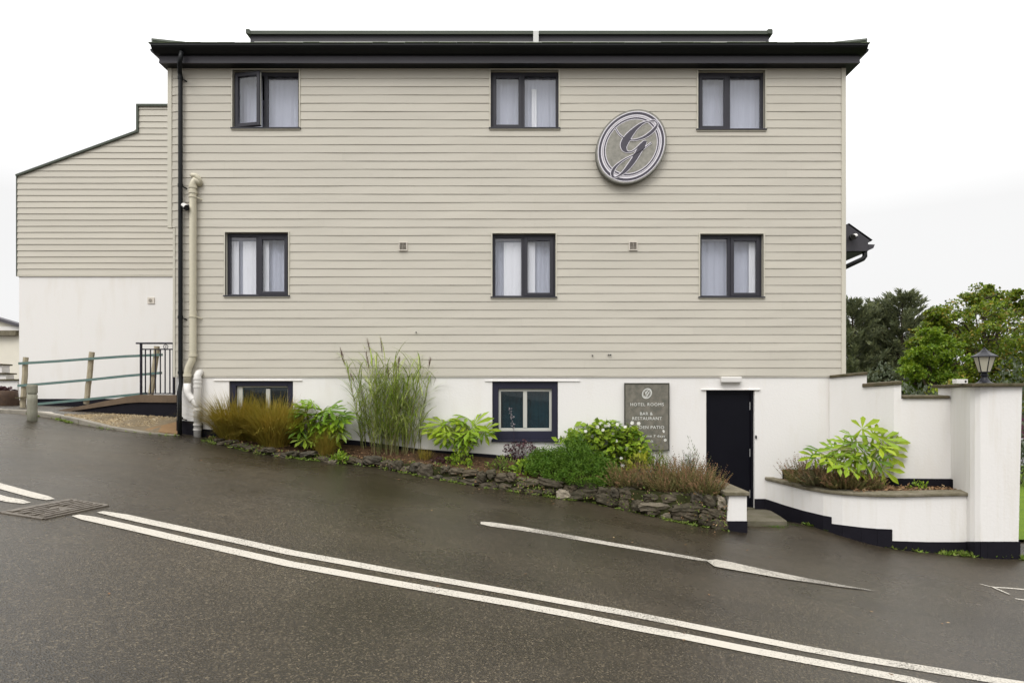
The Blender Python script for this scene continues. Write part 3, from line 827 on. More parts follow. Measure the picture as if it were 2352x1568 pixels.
mb = MB(); mb.box(X(1224.5, YD), X(1237, YD), YD - .12, YD - .055, Z(110, YD), Z(69.5, YD - .12)); mb.build('roof_vent', M['grey_plastic'], dorm, bevel=.008)

# ---- windows
def rect_frame(mb, x0, x1, z0, z1, wl, wr, wb, wt, y0, y1):
    mb.box(x0, x0 + wl, y0, y1, z0, z1); mb.box(x1 - wr, x1, y0, y1, z0, z1)
    mb.box(x0 + wl, x1 - wr, y0, y1, z0, z0 + wb); mb.box(x0 + wl, x1 - wr, y0, y1, z1 - wt, z1)

def pleats(mb, x0, x1, z0, z1, y, amp, freq, ph=0.0):
    n = max(6, int((x1 - x0) / .012)); vs = []
    for k in range(n + 1):
        x = x0 + (x1 - x0) * k / n
        yy = y + amp * sin(x * freq + ph) + amp * .5 * sin(x * freq * 2.3 + 1 + ph)
        vs += [(x, yy, z0), (x, yy * 1 + 0, z1)]
    mb.add(vs, [(2 * k, 2 * k + 2, 2 * k + 3, 2 * k + 1) for k in range(n)])

def room(mb, x0, x1, z0, z1, ya, yb):
    e = .25
    mb.quad((x0 - e, yb, z0 - e), (x1 + e, yb, z0 - e), (x1 + e, yb, z1 + e), (x0 - e, yb, z1 + e))
    mb.quad((x0 - e, ya, z0 - e), (x0 - e, yb, z0 - e), (x0 - e, yb, z1 + e), (x0 - e, ya, z1 + e))
    mb.quad((x1 + e, yb, z0 - e), (x1 + e, ya, z0 - e), (x1 + e, ya, z1 + e), (x1 + e, yb, z1 + e))
    mb.quad((x0 - e, ya, z1 + e), (x0 - e, yb, z1 + e), (x1 + e, yb, z1 + e), (x1 + e, ya, z1 + e))
    mb.quad((x0 - e, yb, z0 - e), (x0 - e, ya, z0 - e), (x1 + e, ya, z0 - e), (x1 + e, yb, z0 - e))
    # the inner face of the outside wall round the opening
    grid_wall(mb, x0 - e, x1 + e, z0 - e, z1 + e, ya, [(x0, x1, z0, z1)])

for i, (pa, pb, pt, pbm, storey, leaf) in enumerate(WIN):
    x0, x1, z1, z0 = X(pa), X(pb), Z(pt), Z(pbm)
    if storey != 'low':
        y0 = D + .055; y1 = D + .115
        fw = .05
        mid = x0 + (x1 - x0) * (.475 if storey == 'top' else .5) + (0 if storey == 'top' else -.0)
        if storey == 'mid': mid = x0 + (x1 - x0) * .485
        mb = MB(); rect_frame(mb, x0, x1, z0, z1, fw, fw, fw, .062, y0, y1)
        mb.box(mid - .032, mid + .032, y0, y1, z0 + fw, z1 - .062)
        wobj = mb.build('window', M['frame'], hotel, bevel=.004)
        # lining of the opening and beige bead round it
        mb = MB()
        yo = D - .033
        mb.quad((x0, yo, z0), (x0, y1, z0), (x0, y1, z1), (x0, yo, z1)); mb.quad((x1, y1, z0), (x1, yo, z0), (x1, yo, z1), (x1, y1, z1))
        mb.quad((x0, y1, z1), (x1, y1, z1), (x1, yo, z1), (x0, yo, z1)); mb.quad((x0, yo, z0), (x1, yo, z0), (x1, y1, z0), (x0, y1, z0))
        mb.build('reveal', M['trim'], wobj)
        mb = MB(); rect_frame(mb, x0 - .02, x1 + .02, z0 - .022, z1 + .02, .02, .02, .022, .02, D - .036, D - .002)
        mb.build('bead', M['trim'], wobj)
        mb = MB(); mb.box(x0 - .03, x1 + .03, D - .05, D + .05, z0 - .005, z0 + .018); mb.build('sill', M['frame'], wobj, bevel=.004)
        L_, R_ = (x0 + fw, mid - .032), (mid + .032, x1 - fw)
        for side, (a, b) in (('L', L_), ('R', R_)):
            za, zb_ = z0 + fw, z1 - .062
            if leaf == side:
                mb = MB(); rect_frame(mb, a - .012, b + .012, za - .012, zb_ + .012, .062, .062, .062, .062, y0 - .018, y0 + .045)
                mb.build('casement', M['frame'], wobj, bevel=.005)
                mb = MB(); mb.box(a + .05, b - .05, y0 + .004, y0 + .012, za + .05, zb_ - .05); mb.build('pane', M['glass'], wobj)
            elif leaf == 'open' and side == 'L':
                # casement swung outwards, hinged at its left edge
                hx, hy, ang = a - .02, y0 - .02, radians(11.5)
                mbf, mbg = MB(), MB(); wsh = b - a + .012
                rect_frame(mbf, 0, wsh, za - .012, zb_ + .012, .06, .06, .06, .06, -.03, .035)
                mbg.box(.05, wsh - .05, 0, .008, za + .05, zb_ - .05)
                mbs = MB(); mbs.box(wsh - .004, wsh + .003, -.005, .02, za, zb_)
                rot = lambda m_: [(hx + p[0] * cos(ang) + p[1] * sin(ang), hy - p[0] * sin(ang) + p[1] * cos(ang), p[2]) for p in m_.v]
                mbf.v = rot(mbf); mbg.v = rot(mbg); mbs.v = rot(mbs)
                mbf.build('open_casement', M['frame'], wobj, bevel=.004)['label'] = 'casement swung open outwards'
                mbg.build('pane', M['glass'], wobj); mbs.build('seal', M['pale_frame'], wobj)
            else:
                mb = MB(); mb.box(a - .005, b + .005, y0 + .025, y0 + .033, za - .005, zb_ + .005); mb.build('pane', M['glass'], wobj)
        mb = MB(); room(mb, x0, x1, z0, z1, y1 + .002, D + 1.15); mb.build('room', M['room'] if storey == 'top' else M['room_pale'], wobj)
        if storey == 'top':
            c0, c1 = (x0 + .02, x1 - .02) if i != 0 else (mid - .0, x1 - .02)
            if i == 0:
                mb = MB(); pleats(mb, x0, mid - .13, z0, z1 - .02, D + .2, .010, 33, 1); mb.build('net_curtain', M['curtain'], wobj)  # added cloth: makes the open pane pale, standing in for reflected sky
            mb = MB(); pleats(mb, c0, c1, z0 + .0, z1 - .03, D + .19, .005, 30 + 7 * i, i); mb.build('net_curtain', M['curtain'], wobj)
            if i == 1:
                mb = MB(); pleats(mb, mid + .16, mid + .25, z0, z1 - .25, D + .16, .008, 60, 0); mb.build('curtain', M['curtain_white'], wobj)
        else:
            strips = {3: [(x0 + .03, x0 + .17), (x0 + .24, x0 + .5), (mid + .05, mid + .17)], 4: [(x0 + .2, x0 + .56), (mid + .04, mid + .22)], 5: [(x0 + .52, x0 + .6), (x1 - .2, x1 - .05)]}[i]
            for k, (a, b) in enumerate(strips):
                mb = MB(); pleats(mb, a, b, z0, z1 - .12, D + .14, .004, 32, k); mb.build('curtain', M['curtain_white'], wobj)
            mb = MB(); pleats(mb, x0, x1, z0, z1, D + .2, .008, 30, 2); mb.build('net_curtain', M['curtain'], wobj)
            mb = MB(); mb.box(x0 - .05, x1 + .05, D + .15, D + .19, z1 - .085, z1 + .03); mb.build('pelmet', M['room'], wobj)
    else:
        # dark timber surround with a pale two light window set in it
        ze = z0 - .02
        mb = MB(); rect_frame(mb, x0 + .003, x1 - .003, z0, z1 - .003, .105, .105, .135, .125 if i == 7 else .085, D + .03, D + .12)
        wobj = mb.build('window', M['navy'], hotel, bevel=.004)
        mb = MB(); mb.box(x0 - .01, x1 + .01, D - .05, D + .10, z0 - .05, z0); mb.build('sill', M['navy'], wobj, bevel=.006)
        mb = MB(); mb.box(x0 - .13 - (.0 if i == 7 else .14), x1 + (.4 if i == 7 else .17), D - .020, D + .03, z1 + .004, z1 + .018); mb.build('lintel_drip', M['render'], wobj, bevel=.004)
        a, b, c, d = x0 + .108, x1 - .108, z0 + .138, z1 - (.128 if i == 7 else .088)
        mid = (a + b) / 2 + (.0 if i == 7 else .095)
        mb = MB(); rect_frame(mb, a, b, c, d, .045 if i == 7 else .10, .045 if i == 7 else .02, .055, .05 if i == 7 else .022, D + .075, D + .13)
        mb.box(mid - .036, mid + .036, D + .07, D + .125, c + .055, d - .05); mb.build('casement', M['pale_frame'], wobj, bevel=.005)
        for (p, q) in ((a + .03, mid - .03), (mid + .03, b - .03)):
            mb = MB(); mb.box(p, q, D + .10, D + .108, c + .03, d - .03); mb.build('pane', M['glass_dark'], wobj)
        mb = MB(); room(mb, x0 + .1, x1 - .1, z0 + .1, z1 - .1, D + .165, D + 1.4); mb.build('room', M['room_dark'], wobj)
        if i == 7:
            mb = MB(); pleats(mb, a - .1, b + .1, c - .05, d + .05, D + .26, .02, 26); mb.build('curtain', M['teal_curtain'], wobj)

# ---- door
x0, x1, z0, z1 = dhole
mb = MB(); mb.box(x0 + .004, x0 + .05, D + .05, D + .13, z0, z1); mb.box(x1 - .05, x1 - .004, D + .05, D + .13, z0, z1); mb.box(x0 + .05, x1 - .05, D + .05, D + .13, z1 - .05, z1 - .003)
dr_ = mb.build('door', M['door'], hotel)
mb = MB(); mb.box(x0 + .052, x1 - .052, D + .075, D + .12, z0 + .01, z1 - .053); mb.build('door_leaf', M['door'], dr_, bevel=.004)
for py in (908, 932, 1040, 1082, 1135):
    if py in (908, 1082): continue
    mb = MB(); mb.tube([(x1 - .056, D + .07, Z(py + 9)), (x1 - .056, D + .07, Z(py - 9))], .009, 8); mb.build('hinge', M['steel'], dr_)
mb = MB(); mb.box(x0 - .09, x1 + .1, D - .03, D + .03, z1 + .004, z1 + .018); mb.build('lintel_drip', M['render'], dr_, bevel=.004)
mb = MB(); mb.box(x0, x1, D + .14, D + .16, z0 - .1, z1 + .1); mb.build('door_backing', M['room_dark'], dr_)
mb = MB(); mb.lathe((X(1736), D - .012, Z(1003)), [(.012, -.03), (.018, 0), (.012, .03)], 8); mb.build('bell_push', M['black_plastic'], hotel)

# ---- air bricks on the boarding
for px, py in ((926.5, 567), (1453.5, 566)):
    mb = MB(); xc, zc = X(px), Z(py)
    rect_frame(mb, xc - .075, xc + .075, zc - .078, zc + .078, .015, .015, .015, .015, D - .045, D - .01)
    v_ = mb.build('air_vent', M['vent'], hotel)
    mb = MB()
    for k in range(6):
        z_ = zc - .055 + k * .022
        mb.add([(xc - .06, D - .04, z_ - .008), (xc + .06, D - .04, z_ - .008), (xc + .06, D - .026, z_ + .008), (xc - .06, D - .026, z_ + .008)], [(0, 1, 2, 3)])
    mb.box(xc - .006, xc + .006, D - .043, D - .02, zc - .06, zc + .06)
    mb.quad((xc - .06, D - .022, zc - .06), (xc + .06, D - .022, zc - .06), (xc + .06, D - .022, zc + .06), (xc - .06, D - .022, zc + .06))
    mb.build('louvre', M['vent_dark'], v_)
for px, py in ((956.5, 763), (1360, 816), (1397, 814.5), (1401.5, 814.5)):
    mb = MB(); mb.tube([(X(px), D - .01, Z(py)), (X(px), D - .045, Z(py)), (X(px) + .01, D - .05, Z(py + 1.5))], .011, 8); mb.build('wall_hook', M['black_plastic'], hotel)

# ---- black downpipe from the gutter
yp = D - .085
mb = MB()
mb.tube([(X(416, 10.62), 10.64, Z(118, 10.62)), (X(414, 10.64), 10.64, Z(135, 10.64)), (X(412.5, 10.66), 10.66, Z(148, 10.66)),
         (X(419), yp, Z(172)), (X(420.5), yp, Z(182)), (X(420.5), yp, Z(500)), (X(420.6), yp, Z(850)), (X(421.5), yp, Z(880)), (X(423), yp - .06, Z(900)), (X(427.5), yp - .12, Z(1004, 10.74))], .037, 14)
dp = mb.build('downpipe', M['gutter'], hotel, smooth=True)
for py in (185, 430, 730, 963, 856):
    if py == 963: py = 960
    mb = MB(); zc = Z(py)
    mb.tube([(X(420.5), yp, zc - .025), (X(420.5), yp, zc + .025)], .044, 14)
    if py != 856: mb.bar((X(420.5), yp, zc), (X(431), D - .02, zc - .035), .014, .02)
    mb.build('pipe_clip', M['gutter'], dp)
# ---- beige soil pipe
ys = D - .10
mb = MB()
mb.tube([(X(462), D - .02, Z(423)), (X(459), ys + .03, Z(421.5)), (X(453.5), ys, Z(419)), (X(450), ys, Z(428)), (X(450), ys, Z(812)), (X(448), ys, Z(828)), (X(440.5), ys, Z(843)), (X(438), ys, Z(853)), (X(437.5), ys, Z(880))], .059, 18)
sp = mb.build('soil_pipe', M['pipe_beige'], hotel, smooth=True)
mb = MB(); mb.tube([(X(447), ys, Z(411)), (X(450), ys, Z(408)), (X(456), ys, Z(408.5)), (X(461), ys + .02, Z(414)), (X(463), ys + .05, Z(425))], .047, 14); mb.build('pipe_elbow', M['pipe_beige'], sp, smooth=True)
for py, r in ((434, .07), (446, .07), (817, .07), (862, .07)):
    xx = X(450 if py < 820 else 437.6)
    mb = MB(); mb.tube([(xx, ys, Z(py + 3)), (xx, ys, Z(py - 3))], r, 18); mb.build('pipe_collar', M['pipe_beige'], sp)
for py in (457, 729):
    mb = MB(); mb.tube([(X(450), ys, Z(py + 1.5)), (X(450), ys, Z(py - 1.5))], .07, 18); mb.bar((X(458), ys, Z(py)), (X(466), D - .02, Z(py + 3)), .012, .02); mb.build('pipe_clip', M['pipe_beige'], sp)
ROUND = .063
mb = MB(); mb.tube([(X(437.5), ys, Z(880.5)), (X(438), ys, Z(900)), (X(441), ys, Z(907)), (X(452), ys, Z(919)), (X(459), ys, Z(926)), (X(461), ys, Z(936))], ROUND, 18)
wp = mb.build('waste_pipe', M['white_plastic'], hotel, smooth=True)
mb = MB(); mb.tube([(X(460.5), ys, Z(1006)), (X(460.5), ys, Z(872)), (X(460.8), ys, Z(863)), (X(461.5), ys + .03, Z(857)), (X(461.5), D, Z(855))], .062, 18); mb.build('pipe_stack', M['white_plastic'], wp, smooth=True)
for py in (870, 878, 888, 940, 974, 985):
    mb = MB(); mb.tube([(X(460.5), ys, Z(py + 1.8)), (X(460.5), ys, Z(py - 1.8))], .071, 18); mb.build('pipe_collar', M['white_plastic'], wp)
mb = MB(); mb.tube([(X(447), ys, Z(914)), (X(451), ys, Z(918))], .071, 18); mb.build('pipe_collar', M['white_plastic'], wp)

# ---- side eaves seen past the right corner
YS = 11.6
P_ = lambda px, py: at(px, py, YS)
mb = MB(); mb.prism([P_(1940, 516), P_(1950, 514), P_(2001, 550), P_(1994, 556), P_(1994, 576.5), P_(1940, 576.5)], (0, .05, 0))
lean = mb.build('side_roof', M['anthracite'], hotel)
mb = MB(); mb.prism([P_(1950, 512.5), P_(2004.5, 551), P_(2001, 554), P_(1948, 516)], (0, 5.0, 0)); mb.build('roof_slope', M['gutter'], lean)
mb = MB(); mb.prism([P_(1994.5, 561), P_(2009.5, 561.5), P_(2006, 570), P_(1997, 574), P_(1994.5, 573)], (0, 5.0, 0)); mb.build('gutter', M['anthracite'], lean)
mb = MB(); mb.box(X(1940, YS), X(1994, YS), YS + .05, YS + 5, Z(576.5, YS) - .01, Z(574, YS)); mb.box(X(1990, YS), X(1994, YS), YS + .05, YS + 5, Z(574, YS), Z(555, YS)); mb.build('soffit', M['gutter'], lean)
mb = MB(); mb.tube([P_(1990, 572) + Vector((0, .06, 0)), P_(1990.5, 587) + Vector((0, .06, 0)), P_(1986, 593) + Vector((0, .06, 0)), P_(1930, 619) + Vector((0, .06, 0))], .045, 12); mb.build('downpipe', M['gutter'], lean, smooth=True)

# ================================================================== things fixed to the hotel front
def ell(A, B, S):
    return lambda t, r=1.0: (r * A * cos(t), r * (S / A * cos(t) + sqrt(B * B - (S / A) ** 2) * sin(t)))
YE = D - .14
kx = YE / D / 6.27 / 156.8 * D / 10.9375
def em(u, v):                            # from traced emblem coordinates to the wall
    p = at((1660 + u / 6.27) * s, (290 + v / 6.27) * s, YE); return p
E = ell(592, 622, 66000)
ec = (725, 767)
def epos(t, r): a, b = E(t, r); return em(ec[0] + a, ec[1] - b)
def annulus(mb, r0, r1, h, n=96):
    vs = []; 
    for k in range(n):
        t = 2 * pi * k / n
        for r in (r0, r1):
            p = epos(t, r); vs += [p + Vector((0, -h, 0)), p]
    fs = []
    for k in range(n):
        a = 4 * k; b = 4 * ((k + 1) % n)
        fs += [(a, b, b + 2, a + 2), (a + 2, b + 2, b + 3, a + 3), (a + 1, b + 1, b, a)]
    mb.add(vs, fs)
def stroke(mb, pts, h, grow=0.0, tr=em):
    """ribbon of varying width; points are (u, v, width)"""
    # refine with Catmull-Rom
    P = []
    n = len(pts)
    for i in range(n - 1):
        p0, p1, p2, p3 = pts[max(i - 1, 0)], pts[i], pts[i + 1], pts[min(i + 2, n - 1)]
        for k in range(6):
            t = k / 6
            P.append([.5 * ((2 * p1[c]) + (-p0[c] + p2[c]) * t + (2 * p0[c] - 5 * p1[c] + 4 * p2[c] - p3[c]) * t * t + (-p0[c] + 3 * p1[c] - 3 * p2[c] + p3[c]) * t ** 3) for c in range(3)])
    P.append(list(pts[-1]))
    m = len(P); vs = []
    for i in range(m):
        a, b = P[max(i - 1, 0)], P[min(i + 1, m - 1)]
        dx, dy = b[0] - a[0], b[1] - a[1]; l = hypot(dx, dy) or 1
        nx, ny = -dy / l, dx / l; wv = max(P[i][2], 3) / 2 + grow
        for sg in (-1, 1):
            q = tr(P[i][0] + nx * wv * sg, P[i][1] + ny * wv * sg)
            vs += [q + Vector((0, -h, 0)), q]
    fs = []
    for i in range(m - 1):
        a, b = 4 * i, 4 * i + 4
        fs += [(a, b, b + 2, a + 2), (a + 2, b + 2, b + 3, a + 3), (a + 1, b + 1, b, a)]
    mb.add(vs, fs)
G1 = [(1040, 325, 10), (960, 345, 22), (880, 388, 42), (800, 452, 62), (720, 535, 92), (655, 620, 118), (605, 700, 124), (588, 770, 106), (608, 828, 76), (652, 862, 28), (705, 865, 16), (770, 838, 16), (840, 780, 20), (900, 720, 24)]
G2 = [(1040, 325, 12), (1110, 313, 16), (1163, 340, 16), (1176, 390, 24), (1142, 450, 45), (1070, 525, 50), (980, 590, 42), (880, 633, 28), (780, 655, 20), (690, 652, 14), (600, 622, 14), (540, 583, 14), (490, 528, 14), (455, 470, 14), (440, 440, 10)]
G3 = [(990, 680, 22), (955, 705, 72), (900, 785, 86), (850, 862, 92), (800, 950, 86), (740, 1040, 82), (680, 1120, 76), (620, 1192, 60), (560, 1246, 40), (500, 1286, 22), (440, 1312, 16), (398, 1298, 34), (386, 1250, 46), (402, 1190, 50), (450, 1120, 36), (530, 1050, 24), (620, 990, 18), (710, 945, 14), (800, 900, 10), (900, 842, 9), (1000, 762, 10), (1075, 705, 14)]
t = thing('emblem_sign', epos(0, 0) + Vector((0, .12, 0)), 'round stone disc with a script letter G high on the boarded wall', 'sign')
mb = MB(); n = 96
front = [epos(2 * pi * k / n, 1.06) for k in range(n)]
mb.prism(front, (0, .11, 0)); mb.build('disc_edge', M['disc_edge'], t, bevel=.01)
mb = MB(); mb.add([epos(2 * pi * k / n, 1.035) + Vector((0, -.003, 0)) for k in range(n)], [tuple(range(n))]); mb.build('disc_face', M['stone_disc'], t)
mb = MB(); annulus(mb, .873, 1.0, .005); annulus(mb, .762, .843, .005); mb.build('white_ring', M['letter_white'], t)
mb = MB(); annulus(mb, .843, .873, .0045); mb.build('grey_ring', M['letter_grey'], t)
mb = MB(); annulus(mb, .908, .974, .008); annulus(mb, .784, .822, .008); mb.build('dark_ring', M['letter_dark'], t)
for pts, h in ((G1, .0100), (G2, .0104), (G3, .0108)):
    mb = MB(); stroke(mb, pts, h, 11); mb.build('letter_outline', M['letter_white'], t)
for pts, h in ((G1, .0130), (G2, .0134), (G3, .0138)):
    mb = MB(); stroke(mb, pts, h); mb.build('letter_stroke', M['letter_dark'], t)

# slate board
YB = D - .05
bx0, bx1, bz0, bz1 = X(1435, YB), X(1537, YB), Z(1034, YB), Z(880, YB)
t = thing('slate_sign', ((bx0 + bx1) / 2, D, bz0), 'upright grey slate board lettered in white beside the black door', 'sign')
mb = MB(); mb.box(bx0, bx1, YB, D - .002, bz0, bz1); mb.build('board', M['slate'], t, bevel=.003)
mb = MB(); rect_frame(mb, bx0 - .004, bx1 + .004, bz0 - .004, bz1 + .006, .014, .016, .016, .02, YB - .006, D - .001); mb.build('board_edge', M['slate_edge'], t)
def sign_text(txt, px, py, h, sp=1.0, wid=None):
    cu = bpy.data.curves.new('lettering', 'FONT'); cu.body = txt; cu.size = 1.0; cu.align_x = 'CENTER'; cu.align_y = 'CENTER'
    cu.space_character = sp; cu.extrude = .004; cu.resolution_u = 3
    tmp = bpy.data.objects.new('lettering_source', cu); COL.objects.link(tmp)
    bpy.context.view_layer.update()
    me = bpy.data.meshes.new_from_object(tmp.evaluated_get(bpy.context.evaluated_depsgraph_get()))
    bpy.data.objects.remove(tmp); bpy.data.curves.remove(cu)
    xs = [v.co.x for v in me.vertices]; ys_ = [v.co.y for v in me.vertices]
    cx, cy = (min(xs) + max(xs)) / 2, (min(ys_) + max(ys_)) / 2
    sy = h / (max(ys_) - min(ys_)); sx = wid / (max(xs) - min(xs)) if wid else sy
    c = at(px, py, YB)
    mb = MB()
    mb.add([(c.x + (v.co.x - cx) * sx, YB - .003 - v.co.z * .6, c.z + (v.co.y - cy) * sy) for v in me.vertices], [tuple(p.vertices) for p in me.polygons])
    bpy.data.meshes.remove(me)
    return mb.build('lettering', M['sign_white'], t)
sg = lambda x, y: ((1720 + x / 7.125) * s, (1060 + y / 7.125) * s)
pw = 1 / 7.125 * s / 128
sign_text('HOTEL ROOMS', *sg(712, 548), 60 * pw, 1.15, 665 * pw)
sign_text('BAR &', *sg(697, 732), 60 * pw, 1.1, 250 * pw)
sign_text('RESTAURANT', *sg(712, 828), 60 * pw, 1.1, 590 * pw)
sign_text('GARDEN PATIO', *sg(705, 1005), 60 * pw, 1.1, 690 * pw)
sign_text('All welcome 7 days', *sg(705, 1187), 62 * pw, 1.1, 720 * pw)
sign_text('a week', *sg(708, 1280), 52 * pw, 1.1, 260 * pw)
def smallG(u, v):
    f = .168
    x, y = sg(708 + (u - ec[0]) * f, 328 + (v - ec[1]) * f)
    return at(x, y, YB)
mb = MB()
E2 = E
def ring2(r0, r1):
    n = 48; vs = []
    for k in range(n):
        for r in (r0, r1):
            a, b = E2(2 * pi * k / n, r); vs.append(smallG(ec[0] + a, ec[1] - b) + Vector((0, -.004, 0)))
    mb.add(vs, [(2 * k, 2 * ((k + 1) % n), 2 * ((k + 1) % n) + 1, 2 * k + 1) for k in range(n)])
ring2(.84, 1.0); ring2(.70, .76)
for q in (G1, G2, G3): stroke(mb, q, .005, 8, smallG)
mb.build('emblem', M['sign_white'], t)

# bulkhead light over the door
t = thing('bulkhead_light', (X(1677), D, Z(881)), 'slim white bulkhead light fixed over the black door', 'light')
mb = MB(); mb.box(X(1655), X(1699), D - .03, D - .001, Z(882), Z(866)); mb.build('base', M['white_plastic'], t, bevel=.006)
mb = MB(); mb.box(X(1653), X(1700), D - .1, D - .03, Z(878.5), Z(865.5)); mb.build('diffuser', M['white_plastic'], t, bevel=.015)

# cameras
def cctv(name_pt, d, label):
    t = thing('security_camera', name_pt, label, 'camera', 'white bullet cameras on the walls')
    p = Vector(name_pt); d = Vector(d).normalized()
    mb = MB(); mb.tube([p, p + Vector((0, -.02, 0))], .05, 14); mb.bar(p, p + Vector((.0, -.1, -.02)), .03, .03); mb.build('bracket', M['black_plastic'], t)
    c = p + Vector((0, -.1, -.02))
    mb = MB(); mb.tube([c - d * .05, c + d * .09], [.045, .045], 14); mb.build('housing', M['black_plastic'], t, smooth=False)
    mb = MB(); mb.tube([c - d * .07 + Vector((0, 0, .012)), c + d * .115 + Vector((0, 0, .012))], .048, 14)
    sh = mb; keep = [i for i, v in enumerate(sh.v)]
    # sunshield: only the upper half of the tube
    up = []
    for f in sh.f:
        if len(f) == 4 and sum((Vector(sh.v[i]) - (c + Vector((0, 0, .012)) + d * ((Vector(sh.v[i]) - c).dot(d)))).z for i in f) > -.02: up.append(f)
    sh.f = up
    sh.build('sunshield', M['white_plastic'], t)
    return t
cctv(at(432, 477, D - .05), (.75, -.75, -.45), 'white and black security camera between the two pipes on the left')
cctv(at(1956, 545, YS - .01), (-.7, -.8, -.3), 'white security camera on the dark side eaves at the right corner')

# ================================================================== annex on the left
YA = D / 0.7425
ax = thing('annex_building', at(215, 940, YA), 'lower boarded annex with a sloping roof edge left of the hotel', 'building')
mb = MB()
mb.prism([at(44, 955, YA), at(420, 955, YA), at(420, 628, YA), at(44, 628, YA)], (0, 6, 0)); mb.build('rendered_wall', M['render'], ax)
mb = MB(); mb.prism([at(40.5, 629, YA), at(420, 629, YA), at(420, 245, YA), at(316.5, 245, YA), at(316.5, 306, YA), at(41.5, 405, YA)], (0, 6, 0)); mb.build('upper_wall', M['clad'], ax)
mb = MB(); rg = random.Random(21)
zb = Z(632, YA); pit = 14.06 / F * YA
i = 0
while True:
    lo = zb + i * pit; hi = lo + pit
    pyl = 910 - (lo - EYE) / YA * F; pyh = 910 - (hi - EYE) / YA * F
    if pyl < 246: break
    if pyh < 244: pyh = 244.0; hi = Z(244, YA)
    def xl_(py):
        if py >= 404: return 40.0
        if py >= 304: return 40.0 + (404 - py) / 100 * 275
        return 315.5
    ph = rg.uniform(0, 6)
    vs = []; fs = []; ns = 14
    for k in range(ns + 1):
        fr_ = k / ns
        xa_ = X(xl_(pyl) + (420 - xl_(pyl)) * fr_, YA); xb_ = X(xl_(pyh) + (420 - xl_(pyh)) * fr_, YA)
        dzz = .0018 * sin(xa_ * 1.4 + ph) + .001 * sin(xa_ * 4 + ph)
        vs += [(xa_, YA, lo + dzz), (xa_, YA - .026, lo + dzz), (xb_, YA - .01, hi + .005)]
    for k in range(ns):
        o = 3 * k; fs += [(o, o + 3, o + 4, o + 1), (o + 1, o + 4, o + 5, o + 2)]
    mb.add(vs, fs); i += 1
mb.build('weatherboarding', M['clad'], ax)
mb = MB()
cap = [at(420, 243.5, YA), at(316, 243.5, YA), at(316, 304, YA), at(40, 405, YA)]
for a, b in zip(cap, cap[1:]):
    mb.bar(a + Vector((0, .1, 0)), b + Vector((0, .1, 0)), .32 if abs(a.z - b.z) < .01 or abs(a.x - b.x) > .1 else .05, .05)
mb.bar(cap[1] + Vector((.02, -.03, .02)), cap[2] + Vector((.02, -.03, -.02)), .05, .05)
mb.build('coping', M['coping_green'], ax)
mb = MB(); mb.box(X(39, YA), X(41, YA), YA - .03, YA + .05, zb - .03, Z(404, YA)); mb.build('corner_trim', M['coping_green'], ax)
mb = MB(); mb.box(X(40, YA), X(420, YA), YA - .028, YA - .001, zb - .03, zb - .004); mb.build('drip_trim', M['trim'], ax)
mb = MB(); mb.prism([at(70, 965, YA), at(420, 965, YA), at(420, 915.5, YA), at(70, 915.5, YA)], (0, -.015, 0)); mb.build('plinth', M['black'], ax)
xc, zc = X(347.5, YA), Z(690, YA)
mb = MB(); mb.box(xc - .085, xc + .085, YA - .02, YA - .002, zc - .08, zc + .075); v_ = mb.build('air_vent', M['vent'], ax, bevel=.006)
mb = MB(); mb.tube([(xc - .01, YA - .021, zc), (xc - .01, YA - .03, zc)], .04, 14); mb.build('louvre', M['vent_dark'], v_)
YT = 13.0
mb = MB(); mb.box(X(396.5, YT), X(400.5, YT), YT, YT + .05, Z(905, YT), Z(712, YT)); mb.build('corner_strip', M['pale_frame'], ax)

# far house at the left edge
YH = 19.0
t = thing('cream_house', at(0, 920, YH), 'cream rendered house with a dark sloping roof edge at the far left', 'building')
mb = MB(); mb.prism([at(-330, 960, YH), at(60, 960, YH), at(60, 752, YH), at(-330, 640, YH)], (0, .3, 0)); mb.build('wall', M['cream'], t)
mb = MB(); mb.bar(at(-340, 634, YH) + Vector((0, .05, 0)), at(64, 752, YH) + Vector((0, .05, 0)), .4, .09); mb.build('roof', M['roof_dark'], t)
mb = MB(); mb.box(X(-300, YH), X(43, YH), YH - .12, YH - .002, Z(769, YH), Z(759.5, YH)); mb.box(X(-300, YH), X(44, YH), YH - .16, YH - .002, Z(771, YH), Z(769.3, YH)); mb.build('eaves_ledge', M['cap_grey'], t)
mb = MB(); mb.box(X(-300, YH), X(60, YH), YH - .06, YH - .002, Z(759.2, YH), Z(750, YH)); mb.build('eaves_board', M['render'], t)
# stepped white wall and tub in front of it
YW = 16.0
t = thing('stepped_wall', at(0, 925, YW), 'low white garden wall with stepped stone coping at the far left', 'wall')
mb = MB()
mb.prism([at(-200, 948, YW), at(40, 948, YW), at(40, 874, YW), at(14, 874, YW), at(14, 860, YW), at(4, 860, YW), at(4, 838, YW), at(-200, 838, YW)], (0, .25, 0)); mb.build('wall', M['render'], t)
mb = MB()
for a, b, py in ((-200, 7, 837), (-200, 17, 857.5), (-200, 44.5, 872)):
    mb.box(X(a, YW), X(b, YW), YW - .05, YW + .3, Z(py + 1.6, YW), Z(py - 1.6, YW))
mb.build('coping', M['cap_stone'], t)
YTb = 14.2
t = thing('brown_planter', at(5, 932, YTb), 'dark brown flared planter at the left picture edge', 'planter')
c = at(6, 930, YTb); mb = MB(); mb.lathe(c, [(.30, -.12), (.325, .0), (.29, .2), (.275, .33), (.24, .34), (.2, .30)], 20); mb.build('tub', M['tub'], t, smooth=True)
rg = random.Random(8); mb = MB()
